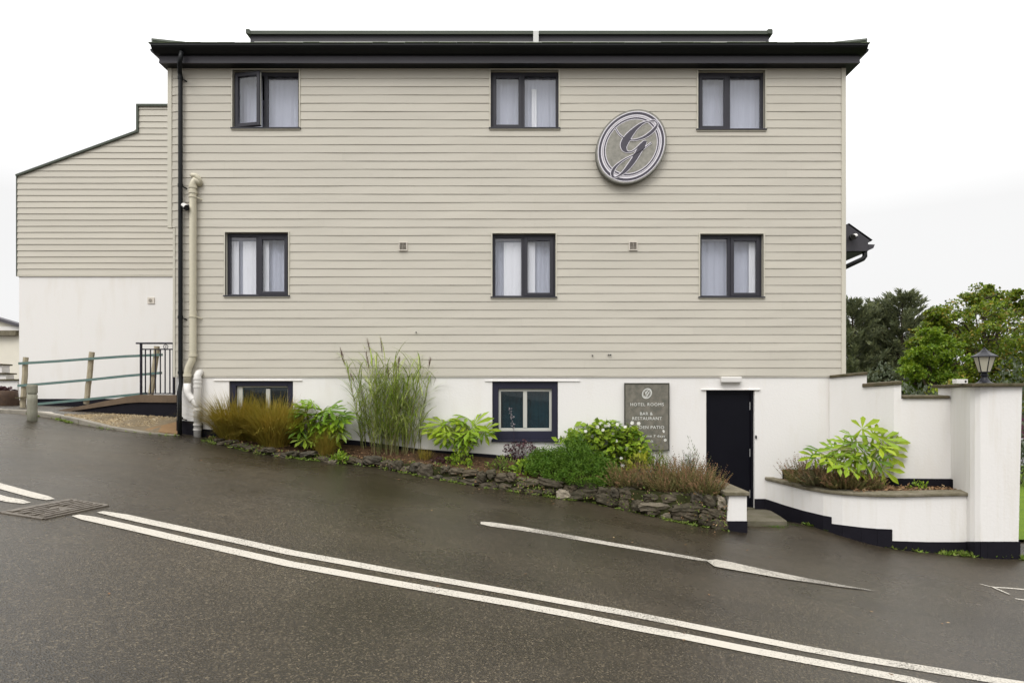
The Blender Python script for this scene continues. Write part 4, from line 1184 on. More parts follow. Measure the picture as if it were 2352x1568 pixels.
for k in range(160):
    a = rg.uniform(0, 6.28); r = rg.uniform(0, .25); p = c + Vector((r * cos(a), r * sin(a), .30 + rg.uniform(0, .12)))
    q = Vector((rg.gauss(0, 1), rg.gauss(0, 1), rg.gauss(0, .5))).normalized() * .05; u = Vector((rg.gauss(0, 1), rg.gauss(0, 1), rg.gauss(0, 1))).normalized() * .03
    mb.add([p - q, p + u, p + q, p - u], [(0, 1, 2, 3)])
mb.build('dead_foliage', M['plum'], t)

# ================================================================== ramp, railing, fence, bollard
YR = 12.2
t = thing('access_ramp', at(330, 950, YR), 'boarded access ramp on a black base rising to the hotel side door', 'ramp')
top = [(98, 948.5), (195.6, 930), (289, 910.5), (322, 906), (428, 906.5)]
bot = [(98, 953), (200, 938.5), (289, 925.4), (322, 923.5), (428, 924.5)]
mb = MB()
T_ = [at(*p, YR) for p in top]; B_ = [at(*p, YR) for p in bot]
for i in range(4):
    a, b, c, d = B_[i], B_[i + 1], T_[i + 1], T_[i]
    w_ = Vector((0, 1.35, 0))
    mb.add([a, b, c, d, a + w_, b + w_, c + w_, d + w_], [(0, 1, 2, 3), (3, 2, 6, 7), (5, 4, 7, 6), (0, 4, 5, 1)] + ([(0, 3, 7, 4)] if i == 0 else []) + ([(1, 5, 6, 2)] if i == 3 else []))
mb.build('deck', M['ramp'], t)
mb = MB()
bl = [at(150, 949, YR), at(428, 975, YR), at(428, 924.6, YR), at(322, 923.6, YR), at(289, 925.5, YR), at(200, 938.6, YR)]
mb.prism([p + Vector((0, .03, 0)) for p in bl], (0, .1, 0)); mb.build('base_wall', M['black'], t)

YL = 12.27
t = thing('metal_railing', at(360, 905, YL), 'black iron guard railing with upright bars on the ramp landing', 'railing')
RX = lambda px: X(px, YL)
RZ = lambda py: Z(py, YL)
mb = MB(); mb.box(RX(313.5), RX(402), YL - .03, YL + .03, RZ(790), RZ(786.5)); mb.build('handrail', M['iron'], t, bevel=.004)
for a in (322.3, 397.5):
    mb = MB(); mb.box(RX(a), RX(a + 3.6), YL - .02, YL + .02, RZ(906), RZ(790)); mb.build('post', M['iron'], t)
for py in (802, 903.5):
    mb = MB(); mb.box(RX(325.9), RX(397.5), YL - .018, YL + .018, RZ(py + 1.3), RZ(py - 1.3)); mb.build('rail', M['iron'], t)
b0 = None
for px in (334, 345.6, 357, 368.3, 379.3, 390.2):
    if b0 is None:
        mb = MB(); mb.box(-.009, .009, -.009, .009, RZ(902.2), RZ(803.3)); b0 = mb.build('baluster', M['iron'], t)
        base = b0.location.copy(); o = b0
    else:
        o = b0.copy(); COL.objects.link(o); o.parent = t
    o.location = base + Vector((RX(px), YL, 0))
mb = MB(); vs = []; c = (RX(380.6), YL, RZ(796))
for k in range(21):
    a = 2 * pi * k / 20; vs.append((c[0] + .045 * cos(a), c[1], c[2] + .045 * sin(a)))
mb.tube(vs, .006, 6, False)
mb.tube([(c[0] + .02, c[1], c[2] + .028), (c[0] - .005, c[1], c[2] + .02), (c[0] - .018, c[1], c[2]), (c[0] + .0, c[1], c[2] - .012), (c[0] + .018, c[1], c[2] + .005), (c[0] - .004, c[1], c[2] - .03), (c[0] - .02, c[1], c[2] - .03)], .005, 6)
mb.build('emblem', M['iron'], t)

YP = 13.3
t = thing('timber_fence', at(210, 930, YP), 'rustic fence of leaning pale posts and three teal rails along the ramp', 'fence')
def post(p0, p1, w0, w1):
    a, b = at(*p0, YP), at(*p1, YP); mb = MB()
    n = 6; rg = random.Random(int(p0[0])); pts = [a.lerp(b, k / n) + Vector((rg.uniform(-.008, .008), 0, 0)) for k in range(n + 1)]
    mb.tube(pts, [w0 + (w1 - w0) * k / n for k in range(n + 1)], 7)
    return mb.build('post', M['timber'], t)
post((52.0, 943), (58.5, 820), .058, .052); post((198.5, 927), (212, 808), .055, .056); post((347, 906), (361, 795), .055, .058)
for pts in ([(43, 834.6), (130, 829.5), (210, 823.5), (290, 818), (373, 814.5)], [(41, 885.5), (84, 882.6), (210, 871.5), (290, 863), (371.5, 856)], [(78, 928.5), (200, 916.8), (280, 908.5), (338, 903)]):
    mb = MB(); q = [at(*p, YP - .07) for p in pts]
    for a, b in zip(q, q[1:]): mb.bar(a, b, .03, .052)
    mb.build('rail', M['teal'], t)
mb = MB(); mb.bar(at(37, 913.5, YP - .08), at(72, 912, YP - .08), .05, .03); mb.build('low_rail', M['cap_stone'], t)
mb = MB(); q = at(69.5, 927, YP + .1); mb.box(q.x - .02, q.x + .02, q.y - .02, q.y + .02, Z(945, YP), Z(898, YP)); mb.build('stake', M['black'], t)

g = ground_at(74, 966)
t = thing('timber_bollard', g, 'squat grey timber bollard with a grooved head standing at the kerb', 'bollard')
r = 10.2 / F * g.y; h = (966 - 882.5) / F * g.y
mb = MB(); mb.lathe(g, [(r * .98, -.1), (r * .97, h * .25), (r * .95, h * .55), (r, h * .72)], 16); mb.build('shaft', M['bollard'], t, smooth=True)
mb = MB(); mb.lathe(g, [(r * .84, h * .718), (r * .84, h * .75), (r * 1.02, h * .76), (r * 1.02, h * .95), (r * .92, h)], 16); mb.build('head', M['bollard'], t)

# ================================================================== garden wall, planter, lamp on the right
W_ = [(1905, 10.91), (1950, 10.63), (1995, 10.35), (2053, 9.95), (2072, 9.92), (2184, 9.75)]
def wp_(px):
    for (a, ya), (b, yb) in zip(W_, W_[1:]):
        if a <= px <= b: return ya + (yb - ya) * (px - a) / (b - a)
    return W_[-1][1]
zgd = gz(6, 9.5) - .3
t = thing('garden_wall', at(2050, 1200, 10), 'white rendered stepped garden wall with mossy copings running from the hotel corner', 'wall')
def wall_run(pxs, tops, name, m):
    """front face follows the plan line, 0.24 thick, top follows tops(px)"""
    mb = MB(); n = len(pxs); vs = []
    for px in pxs:
        Y = wp_(px); p = at(px, 910, Y); zt = Z(tops(px), Y)
        vs += [(p.x, p.y, zgd), (p.x, p.y, zt), (p.x + .1, p.y + .24, zt), (p.x + .1, p.y + .24, zgd)]
    fs = [(0, 1, 2, 3), (4 * n - 4, 4 * n - 1, 4 * n - 2, 4 * n - 3)]
    for i in range(n - 1):
        a, b = 4 * i, 4 * i + 4; fs += [(a, b, b + 1, a + 1), (a + 1, b + 1, b + 2, a + 2), (a + 2, b + 2, b + 3, a + 3)]
    mb.add(vs, fs)
    return mb.build(name, m, t)
def coping_run(pxs, tops, th, ov=.035):
    mb = MB(); n = len(pxs); vs = []
    for px in pxs:
        Y = wp_(px); p = at(px, 910, Y); zt = Z(tops(px), Y); hh = th / F * Y
        vs += [(p.x - .02, p.y - ov, zt), (p.x - .02, p.y - ov, zt + hh), (p.x + .12, p.y + .28, zt + hh + .015), (p.x + .12, p.y + .28, zt)]
    fs = [(0, 1, 2, 3), (4 * n - 4, 4 * n - 1, 4 * n - 2, 4 * n - 3)]
    for i in range(n - 1):
        a, b = 4 * i, 4 * i + 4; fs += [(a, b, b + 1, a + 1), (a + 1, b + 1, b + 2, a + 2), (a + 2, b + 2, b + 3, a + 3), (a + 3, b + 3, b, a)]
    mb.add(vs, fs)
    return mb.build('coping', M['cap_stone'], t, bevel=.012)
ln = lambda a, va, b, vb: (lambda px: va + (vb - va) * (px - a) / (b - a))
wall_run([1905, 1935, 1965, 1991], ln(1905, 868.5, 1991, 860), 'wall_section', M['render'])
wall_run([1991.01, 2015, 2052.9], ln(1991, 888, 2052.9, 884), 'wall_section', M['render_stained'])
wall_run([2053, 2070], ln(2053, 884, 2070, 883.5), 'wall_section', M['render'])
wall_run([2070.01, 2120, 2184], ln(2070, 915.5, 2184, 915.5), 'wall_section', M['render'])
coping_run([1906, 1935, 1965, 1994], ln(1905, 868, 1994, 860), 6)
coping_run([1981, 2015, 2053, 2072], ln(1981, 889, 2072, 883), 8)
coping_run([2073, 2120, 2182], ln(2073, 915, 2182, 915), 6.5)
# pier block at the right end, slightly battered
plan = [(2184, 9.75), (2196, 9.5), (2207, 9.28), (2218, 9.09), (2228, 8.97), (2239, 8.89), (2252, 8.83), (2268, 8.80), (2300, 8.775), (2343, 8.76)]
mb = MB(); pts = [at(px, 910, Y) for px, Y in plan] + [at(2343, 910, 8.76) + Vector((.0, .95, 0)), at(2184, 910, 9.75) + Vector((.0, .3, 0))]
zt = EYE + .137; vs = []; n = len(pts)
for p in pts:
    vs += [(p.x - (.035 if p.x > 7 else 0), p.y, zgd), (p.x + (.03 if p.x > 7 else 0), p.y, zt)]
mb.add(vs, [(2 * i, 2 * ((i + 1) % n), 2 * ((i + 1) % n) + 1, 2 * i + 1) for i in range(n)] + [tuple(2 * i + 1 for i in range(n))])
mb.build('pier', M['render_stained'], t)
cp = [at(2168, 910, 9.85), at(2190, 910, 9.5), at(2214, 910, 9.02), at(2232, 910, 8.78), at(2258, 910, 8.72), at(2372, 910, 8.70), at(2372, 910, 8.7) + Vector((0, 1.06, 0)), at(2168, 910, 9.85) + Vector((0, .3, 0))]
mb = MB(); mb.prism([Vector((p.x, p.y, zt + .002)) for p in cp], (0, 0, .05)); mb.build('coping', M['cap_stone'], t, bevel=.012)
# black band at the foot of the pier and along the wall behind the planter
mb = MB()
def band(mb, pl, z0s, z1s, off):
    """band standing off a plan line towards the camera"""
    n = len(pl)
    for i in range(n - 1):
        a, b = pl[i], pl[i + 1]
        d = Vector((b.x - a.x, b.y - a.y, 0)).normalized(); nn = Vector((d.y, -d.x, 0)) * off
        mb.add([Vector((a.x, a.y, z0s[i])) + nn, Vector((b.x, b.y, z0s[i + 1])) + nn, Vector((b.x, b.y, z1s[i + 1])) + nn, Vector((a.x, a.y, z1s[i])) + nn,
                Vector((a.x, a.y, z1s[i])), Vector((b.x, b.y, z1s[i + 1])), Vector((b.x, b.y, z0s[i + 1])), Vector((a.x, a.y, z0s[i]))],
               [(0, 1, 2, 3), (3, 2, 5, 4), (1, 6, 5, 2), (0, 3, 4, 7)])
pq = plan[2:-1] + [(2342, 8.76)]
pp = [at(px, 910, Y) for px, Y in pq]
zb_ = [Z(1243, Y) for px, Y in pq]
band(mb, pp, [zgd] * len(pp), zb_, .012)
q0 = at(2341, 910, 8.76); mb.box(q0.x - .006, q0.x + .008, q0.y - .012, q0.y + .9, zgd, zb_[-1])
mb.build('plinth', M['black'], t)
mb = MB()
mb.box(X(1797), X(1925), D - .02, D - .002, Z(1125), Z(1077))
gp = [at(px, 910, wp_(px)) for px in (1925, 1995, 2053, 2120, 2184)]
band(mb, gp, [EYE - 1.9] * 5, [Z(1082, wp_(1925)), Z(1088, wp_(1995)), Z(1098, wp_(2053)), Z(1098.5, wp_(2120)), Z(1099, 9.75)], .012)
gp = [at(2184, 910, 9.75), at(2203, 910, 9.46)]
band(mb, gp, [EYE - 1.9] * 2, [Z(1099, 9.75), Z(1104.5, 9.46)], .012)
mb.build('inner_plinth', M['black'], t)

# raised planter with a curved front wall
PL = [(1758, 10.92, 1101.6), (1780, 10.72, 1106.5), (1803.6, 10.5, 1112.6), (1845, 10.08, 1123), (1891, 9.70, 1131), (1935, 9.47, 1136), (1979, 9.32, 1138.8), (2015, 9.22, 1140.5), (2056.5, 9.15, 1141), (2095, 9.1, 1140.5), (2135, 9.08, 1139.5), (2190, 9.07, 1138.5), (2234, 9.06, 1138)]
t = thing('raised_planter', at(1980, 1200, 9.3), 'curved white raised planter with mossy coping and stepped black foot right of the door', 'planter')
mb = MB(); n = len(PL); vs = []
for px, Y, py in PL:
    p = at(px, 910, Y); zt_ = Z(py, Y)
    vs += [(p.x, p.y, zgd), (p.x, p.y, zt_), (p.x + .05, p.y + .2, zt_), (p.x + .05, p.y + .2, zgd)]
fs = [(0, 1, 2, 3)]
for i in range(n - 1):
    a, b = 4 * i, 4 * i + 4; fs += [(a, b, b + 1, a + 1), (a + 1, b + 1, b + 2, a + 2), (a + 2, b + 2, b + 3, a + 3)]
mb.add(vs, fs); mb.build('wall', M['render_stained'], t, smooth=False)
mb = MB(); vs = []
for i, (px, Y, py) in enumerate(PL):
    p = at(px, 910, Y); zt_ = Z(py, Y); o = .04
    vs += [(p.x - .02, p.y - o, zt_), (p.x - .02, p.y - o, zt_ + .052), (p.x + .07, p.y + .24, zt_ + .06), (p.x + .07, p.y + .24, zt_)]
fs = [(0, 1, 2, 3), (4 * n - 4, 4 * n - 1, 4 * n - 2, 4 * n - 3)]
for i in range(n - 1):
    a, b = 4 * i, 4 * i + 4; fs += [(a, b, b + 1, a + 1), (a + 1, b + 1, b + 2, a + 2), (a + 2, b + 2, b + 3, a + 3), (a + 3, b + 3, b, a)]
mb.add(vs, fs); mb.build('coping', M['cap_grey'], t, bevel=.015)
# stepped black foot
mb = MB()
def pl_at(px):
    for (a, ya, pa), (b, yb, pb) in zip(PL, PL[1:]):
        if a <= px <= b: return ya + (yb - ya) * (px - a) / (b - a)
    return PL[-1][1]
for run, tp in (([1758, 1780, 1804, 1845, 1891, 1910.5], [(1758, 1145), (1780, 1152), (1804, 1160), (1845, 1172), (1891, 1183), (1910.5, 1186.5)]),
                ([1910.6, 1950, 1979, 2015, 2049], [(1910.6, 1202), (1950, 1207), (1979, 1210.5), (2015, 1213.5), (2049, 1215)]),
                ([2049.1, 2095, 2135, 2190, 2233.9], [(2049.1, 1241.5), (2095, 1243), (2135, 1244), (2190, 1244), (2233.9, 1243.5)])):
    full = sorted(set(run) | {p[0] for p in PL if run[0] < p[0] < run[-1]})
    def tpy(px):
        for (a, va), (b, vb) in zip(tp, tp[1:]):
            if a <= px <= b: return va + (vb - va) * (px - a) / (b - a)
    pl_ = [at(px, 910, pl_at(px)) for px in full]
    band(mb, pl_, [zgd] * len(full), [Z(tpy(px), pl_at(px)) for px in full], .014)
mb.box(X(1733), X(1762), D - .014, D - .002, zgd, Z(1145))
mb.build('foot_band', M['black'], t)
mb = MB(); vs = []
ins = [at(px, 910, Y) + Vector((.06, .2, 0)) for px, Y, py in PL]
zs_ = EYE - 1.47
poly = [Vector((p.x, p.y, zs_)) for p in ins] + [Vector((p.x, p.y, zs_)) for p in [at(2203, 910, 9.5), at(2184, 910, 9.76), at(2053, 910, 9.96), at(1925, 910, 10.85), at(1797, 910, 10.93)]]
c0 = Vector((5.4, 10.0, zs_ + .03)); vs = [c0] + poly
mb.add(vs, [(0, i, i + 1) for i in range(1, len(poly))] + [(0, len(poly), 1)]); mb.build('soil', M['soil'], t)

# white junction box and lantern on the pier coping
zc_ = zt + .056
q = at(2205, 880, 9.1)
t = thing('junction_box', (q.x, q.y, zc_), 'small white box with a round hole lying on the pier coping beside the lantern', 'box')
mb = MB(); mb.box(q.x - .083, q.x + .083, q.y - .05, q.y + .05, zc_ - .004, zc_ + .062); mb.build('case', M['white_plastic'], t, bevel=.005)
mb = MB(); mb.tube([(q.x + .047, q.y - .048, zc_ + .028), (q.x + .047, q.y - .053, zc_ + .028)], .016, 12); mb.build('cable_hole', M['black_plastic'], t)
q = at(2261, 880, 9.05); q.z = zc_
k_ = 9.05 / F
t = thing('pier_lantern', q, 'black six sided lantern with frosted panes standing on the white pier', 'lamp')
R = lambda px: px * k_
mb = MB(); mb.lathe(q, [(R(18.5), -.006), (R(18), R(.8)), (R(13), R(3)), (R(9), R(8)), (R(6.2), R(13)), (R(5.5), R(17)), (R(8.5), R(17.5)), (R(8.5), R(19.5)), (R(6), R(20.5)), (R(6), R(24)), (R(10), R(26))], 16); mb.build('base', M['lamp_black'], t, smooth=False)
hz = R(26); ht = R(61)
def hexr(r, a0=.35): return [(r * cos(a0 + k * pi / 3), r * sin(a0 + k * pi / 3)) for k in range(6)]
lo_, hi_ = hexr(R(10.5)), hexr(R(20.5))
for k in range(6):
    mb = MB()
    a, b = k, (k + 1) % 6
    vs = [q + Vector((lo_[a][0], lo_[a][1], hz)), q + Vector((lo_[b][0], lo_[b][1], hz)), q + Vector((hi_[b][0], hi_[b][1], ht)), q + Vector((hi_[a][0], hi_[a][1], ht))]
    nrm = (vs[1] - vs[0]).cross(vs[3] - vs[0]).normalized() * .004
    mb.prism(vs, nrm); mb.build('lantern_pane', M['lamp_glass'], t)
mb = MB()
for k in range(6):
    mb.tube([q + Vector((lo_[k][0], lo_[k][1], hz)), q + Vector((hi_[k][0], hi_[k][1], ht))], R(1.2), 6)
    for rr_, hh in ((lo_, hz), (hi_, ht)):
        b = (k + 1) % 6; mb.tube([q + Vector((rr_[k][0], rr_[k][1], hh)), q + Vector((rr_[b][0], rr_[b][1], hh))], R(1.3), 6)
mb.build('lantern_frame', M['lamp_black'], t)
mb = MB(); vs = []; fs = []
pr = [(R(26.5), R(60)), (R(25.5), R(62.5)), (R(18), R(66.5)), (R(11), R(71)), (R(5), R(77.5)), (R(2.2), R(79)), (R(2.4), R(80.5)), (R(.6), R(83))]
for r_, h_ in pr: vs += [q + Vector((x, y, h_)) for x, y in hexr(r_)]
for i in range(len(pr) - 1):
    for k in range(6): fs.append((6 * i + k, 6 * i + (k + 1) % 6, 6 * i + 6 + (k + 1) % 6, 6 * i + 6 + k))
fs += [tuple(range(5, -1, -1)), tuple(range(6 * len(pr) - 6, 6 * len(pr)))]
mb.add(vs, fs); mb.build('lantern_roof', M['lamp_black'], t, bevel=.003)

# step slab in front of the door
mb = MB()
sl = [(X(1719), D - .015), (X(1765), D - .015), (4.36, 10.3), (4.3, 9.9), (3.47, 9.92)]
mb.prism([Vector((x, y, EYE - 2.02)) for x, y in sl], (0, 0, -.4)); structure(mb.build('step_slab', M['slab'], bevel=.01))
mb = MB(); mb.box(X(1600), X(1765), D - .01, D + .16, EYE - 2.6, Z(1166)); structure(mb.build('door_threshold', M['slab']))

# ================================================================== bed, stone wall, stub
BASE = [(474, 1012), (540, 1030), (607, 1044), (746, 1061), (858, 1072), (969, 1094), (1094, 1116), (1180, 1129), (1261, 1140), (1355, 1154), (1440, 1172), (1511, 1189), (1600, 1206), (1672, 1219)]
TOPS = [(474, 1004), (540, 1021), (607, 1034), (746, 1048), (858, 1055), (969, 1066), (1094, 1081), (1180, 1095), (1261, 1104), (1355, 1111), (1440, 1119), (1511, 1127), (1600, 1136), (1672, 1143)]
BG = [ground_at(*p) for p in BASE]
BT = [Z(tp[1], g.y + .05) for tp, g in zip(TOPS, BG)]
def fac_z(x):                              # soil height where it meets the hotel
    pts = [(X(466), Z(1000)), (X(830), Z(1022)), (X(1090), Z(1047)), (X(1290), Z(1068)), (X(1450), Z(1082)), (X(1640), Z(1094))]
    if x <= pts[0][0]: return pts[0][1]
    for (a, za), (b, zb2) in zip(pts, pts[1:]):
        if x <= b: return za + (zb2 - za) * (x - a) / (b - a)
    return pts[-1][1]
mb = MB(); vs = []; NS = 8; rg = random.Random(2)
for g, zt2 in zip(BG, BT):
    for k in range(NS + 1):
        f = k / NS; y = g.y + .14 + (D - .002 - g.y - .14) * f; x = g.x * (1 - f) + f * max(min(g.x * (D / g.y), X(1650)), X(466))
        z0_ = zt2 - .05; z1_ = fac_z(x)
        vs.append((x, y, z0_ * (1 - f) + z1_ * f + (rg.uniform(-.012, .02) if 0 < k < NS else 0)))
fs = [(i * (NS + 1) + k, (i + 1) * (NS + 1) + k, (i + 1) * (NS + 1) + k + 1, i * (NS + 1) + k + 1) for i in range(len(BG) - 1) for k in range(NS)]
mb.add(vs, fs); structure(mb.build('flower_bed', M['soil']))
def soil_z(x, y):
    for (g0, t0), (g1, t1) in zip(zip(BG, BT), zip(BG[1:], BT[1:])):
        if g0.x <= x <= g1.x:
            f = (x - g0.x) / (g1.x - g0.x); gy_ = g0.y + (g1.y - g0.y) * f; zt2 = t0 + (t1 - t0) * f - .05
            v = min(1, max(0, (y - gy_ - .14) / (D - gy_ - .14)))
            return zt2 * (1 - v) + fac_z(x) * v
    return fac_z(x)

t = thing('stone_wall', BG[7], 'low rough stone retaining wall holding the flower bed along the road', 'wall')
mb = MB()
for (g0, t0), (g1, t1) in zip(zip(BG, BT), zip(BG[1:], BT[1:])):
    v = Vector((0, .06, 0)); w2 = Vector((0, .2, 0))
    a, b = g0 + v, g1 + v
    A_ = [Vector((a.x, a.y, gz(a.x, a.y) - .1)), Vector((b.x, b.y, gz(b.x, b.y) - .1)), Vector((b.x, b.y, t1 - .03)), Vector((a.x, a.y, t0 - .03))]
    mb.add(A_ + [p + w2 for p in A_], [(0, 1, 2, 3), (3, 2, 6, 7), (5, 4, 7, 6)])
mb.build('wall_core', M['mortar'], t)
def stone(mb, c, sx, sy, sz, rg):
    n = 4; ph = [rg.uniform(0, 6.3) for _ in range(6)]; ex = rg.uniform(.5, .75)
    rot = rg.uniform(-.2, .2); key = {}; vs = []; fs = []
    def V(u, v, wv):
        k = (round(u, 3), round(v, 3), round(wv, 3))
        if k in key: return key[k]
        l = (abs(u) ** 5 + abs(v) ** 5 + abs(wv) ** 5) ** (1 / 5)
        x, y, z = u / l, v / l, wv / l
        d = 1 + .10 * sin(3 * x + ph[0]) * sin(2.5 * z + ph[1]) + .08 * sin(5 * y + ph[2] + 4 * x) + .06 * sin(8 * z + ph[3] + 5 * x) + .09 * rg.uniform(-1, 1)
        x, y, z = x * d * sx, y * d * sy, z * d * sz
        x, z = x * cos(rot) - z * sin(rot), x * sin(rot) + z * cos(rot)
        key[k] = len(vs); vs.append((c[0] + x, c[1] + y, c[2] + z)); return key[k]
    for ax_ in range(3):
        for sg_ in (-1, 1):
            for i in range(n):
                for j in range(n):
                    q = []
                    for (di, dj) in ((0, 0), (1, 0), (1, 1), (0, 1)):
                        u, v = -1 + 2 * (i + di) / n, -1 + 2 * (j + dj) / n
                        p = [0, 0, 0]; p[ax_] = sg_; p[(ax_ + 1) % 3] = u; p[(ax_ + 2) % 3] = v * sg_
                        q.append(V(*p))
                    fs.append(tuple(q))
    mb.add(vs, fs)
mb = MB(); rg = random.Random(15)
def along(f):
    f = f * (len(BG) - 1); i = min(len(BG) - 2, int(f)); u = f - i
    g = BG[i].lerp(BG[i + 1], u); return g, BT[i] + (BT[i + 1] - BT[i]) * u
x = BG[0].x + .05
def at_x(x):
    for i in range(len(BG) - 1):
        if BG[i].x <= x <= BG[i + 1].x:
            u = (x - BG[i].x) / (BG[i + 1].x - BG[i].x); return BG[i].lerp(BG[i + 1], u), BT[i] + (BT[i + 1] - BT[i]) * u
    return BG[-1], BT[-1]
for row in range(4):
    x = BG[0].x + rg.uniform(0, .2)
    while x < BG[-1].x - .05:
        g, zt2 = at_x(x); H = zt2 - gz(g.x, g.y)
        nrow = 1 if H < .2 else 2 if H < .38 else 3 if H < .55 else 4
        wst = rg.choice((.13, .18, .22, .3, .38, .44)) * rg.uniform(.85, 1.1) if nrow > 1 else rg.uniform(.1, .3)
        if x + wst > BG[-1].x - .02 and BG[-1].x - x > .1: wst = BG[-1].x - x - .01
        if row < nrow and x + wst < BG[-1].x + .02:
            hh = H / nrow; g2, zt3 = at_x(min(x + wst / 2, BG[-1].x)); zc2 = gz(g2.x, g2.y) + hh * (row + .5) + rg.uniform(-.05, .05)
            stone(mb, (x + wst / 2, g2.y + .1 + rg.uniform(-.035, .045) + .02 * row, zc2), wst * .54, rg.uniform(.1, .14), hh * rg.uniform(.42, .68), rg)
        x += wst * rg.uniform(.94, 1.06)
mb.build('stonework', M['rock'], t, smooth=False)

Yp = 9.34
t = thing('stub_wall', at(1694, 1215, Yp), 'short white rendered wall end with a flat stone cap beside the black door', 'wall')
x0_, x1_ = X(1672.5, Yp), X(1716, Yp)
mb = MB()
mb.add([(x0_ - .02, Yp, Z(1196, Yp)), (x1_, Yp, Z(1196, Yp)), (x1_, Yp, Z(1138, Yp)), (x0_ + .015, Yp, Z(1138, Yp)),
        (x0_ - .02, D - .002, Z(1196, Yp)), (x1_, D - .002, Z(1196, Yp)), (x1_, D - .002, Z(1138, Yp)), (x0_ + .015, D - .002, Z(1138, Yp))],
       [(0, 1, 2, 3), (1, 5, 6, 2), (4, 0, 3, 7), (3, 2, 6, 7)])
mb.build('wall', M['render_stained'], t, bevel=.012)
mb = MB(); mb.box(x0_ - .005, x1_ + .004, Yp - .006, D - .003, gz(3.3, 9.3) - .25, Z(1196, Yp) - .001); mb.build('foot_band', M['black'], t)
mb = MB(); mb.box(x0_ - .06, x1_ + .03, Yp - .04, D - .004, Z(1137.8, Yp), Z(1128, Yp)); mb.build('cap', M['cap_grey'], t, bevel=.015)

# ================================================================== plants
UPV = Vector((0, 0, 1))
def blade(mb, p, az, L, lean, droop, w, seg=5, base_w=.6, twist=0.0):
    """arching grass blade"""
    h = Vector((cos(az), sin(az), 0)); s = Vector((-sin(az), cos(az), 0)); s = (s * cos(twist) + h * sin(twist))
    vs = []; fs = []
    for k in range(seg + 1):
        t = k / seg
        q = p + h * (L * (lean * t + droop * t * t)) + UPV * (L * (t * sqrt(max(.05, 1 - lean * lean)) - droop * .75 * t * t * t))
        wd = w * ((base_w + (1 - base_w) * min(1, t * 4)) if t < .25 else (1 - ((t - .25) / .75) ** 1.6)) / 2
        if k < seg: vs += [q - s * wd, q + s * wd]
        else: vs.append(q)
    for k in range(seg - 1): fs.append((2 * k, 2 * k + 1, 2 * k + 3, 2 * k + 2))
    fs.append((2 * seg - 2, 2 * seg - 1, 2 * seg)); mb.add(vs, fs)

def leaf(mb, p, d, n, L, w, fold=.0):
    """pointed leaf from p along d with upper side n"""
    s = d.cross(n).normalized(); m = p + d * (L * .45) - n * (fold * L)
    mb.add([p, m + s * w / 2 + n * fold * L * 1.6, p + d * L, m - s * w / 2 + n * fold * L * 1.6, m], [(0, 4, 1), (4, 2, 1), (0, 3, 4), (4, 3, 2)] if fold else [(0, 1, 2, 3)])

def rdir(rg, up=0.0):
    v = Vector((rg.gauss(0, 1), rg.gauss(0, 1), rg.gauss(0, 1))); v.normalize(); v.z += up
    return v.normalized()

def grass_clump(name, base, H, R, n, m, seed, label, cat, group, w=.007, lean=(.1, .75), droop=(.1, .5)):
    rg = random.Random(seed); mb = MB()
    for k in range(n):
        az = rg.uniform(0, 2 * pi); r = R * .42 * sqrt(rg.random())
        p = base + Vector((r * cos(az), r * sin(az), -.03)); a2 = az + rg.gauss(0, .7)
        ln_ = rg.uniform(*lean); L = H * rg.uniform(.65, 1.1)
        blade(mb, p, a2, L, ln_, rg.uniform(*droop) * (.4 + ln_), w * rg.uniform(.7, 1.3), 6)
    o = mb.build(name, m, loc=base)
    return tag(o, label, cat, group)

def on_bed(px, py):
    """ground point of the flower bed seen at a pixel"""
    lo, hi = 8.0, D
    for _ in range(40):
        mY = (lo + hi) / 2; p = at(px, py, mY)
        if p.z > soil_z(p.x, p.y): lo = mY
        else: hi = mY
    p = at(px, py, lo); p.z = soil_z(p.x, p.y)
    return p

SG = 'arching sedge clumps at the left of the flower bed'
grass_clump('sedge_clump', on_bed(538, 1007) + Vector((0, .08, 0)), .98, .62, 2100, M['sedge'], 1, 'brown arching sedge clump beside the white pipe, leftmost in the bed', 'ornamental grass', SG, .011, (.03, .62), (.1, .6))
grass_clump('sedge_clump', on_bed(586, 1012) + Vector((0, .18, 0)), .88, .55, 1200, M['sedge_green'], 2, 'olive sedge clump under the low left window, between two others', 'ornamental grass', SG, .011, (.05, .75), (.1, .65))
grass_clump('sedge_clump', on_bed(628, 1022) + Vector((0, .06, 0)), 1.0, .55, 1700, M['sedge'], 3, 'orange brown sedge clump touching the left broad leaved shrub', 'ornamental grass', SG, .011, (.03, .66), (.1, .65))
grass_clump('sedge_clump', on_bed(745, 1042), .58, .36, 520, M['sedge_green'], 4, 'small olive sedge tuft in front of the left broad leaved shrub', 'ornamental grass', SG, .006, (.05, .6), (.05, .35))
grass_clump('grass_tuft', on_bed(1530, 1112) + Vector((0, .25, 0)), .62, .16, 110, M['weed'], 5, 'thin upright green grass tuft below the slate board', 'grass tuft', None, .007, (.02, .25), (.0, .2))
grass_clump('grass_tuft', on_bed(975, 1054), .28, .22, 130, M['sedge_green'], 6, 'low olive grass tuft right of the tall reed grass', 'grass tuft', None, .006, (.1, .6), (.05, .35))

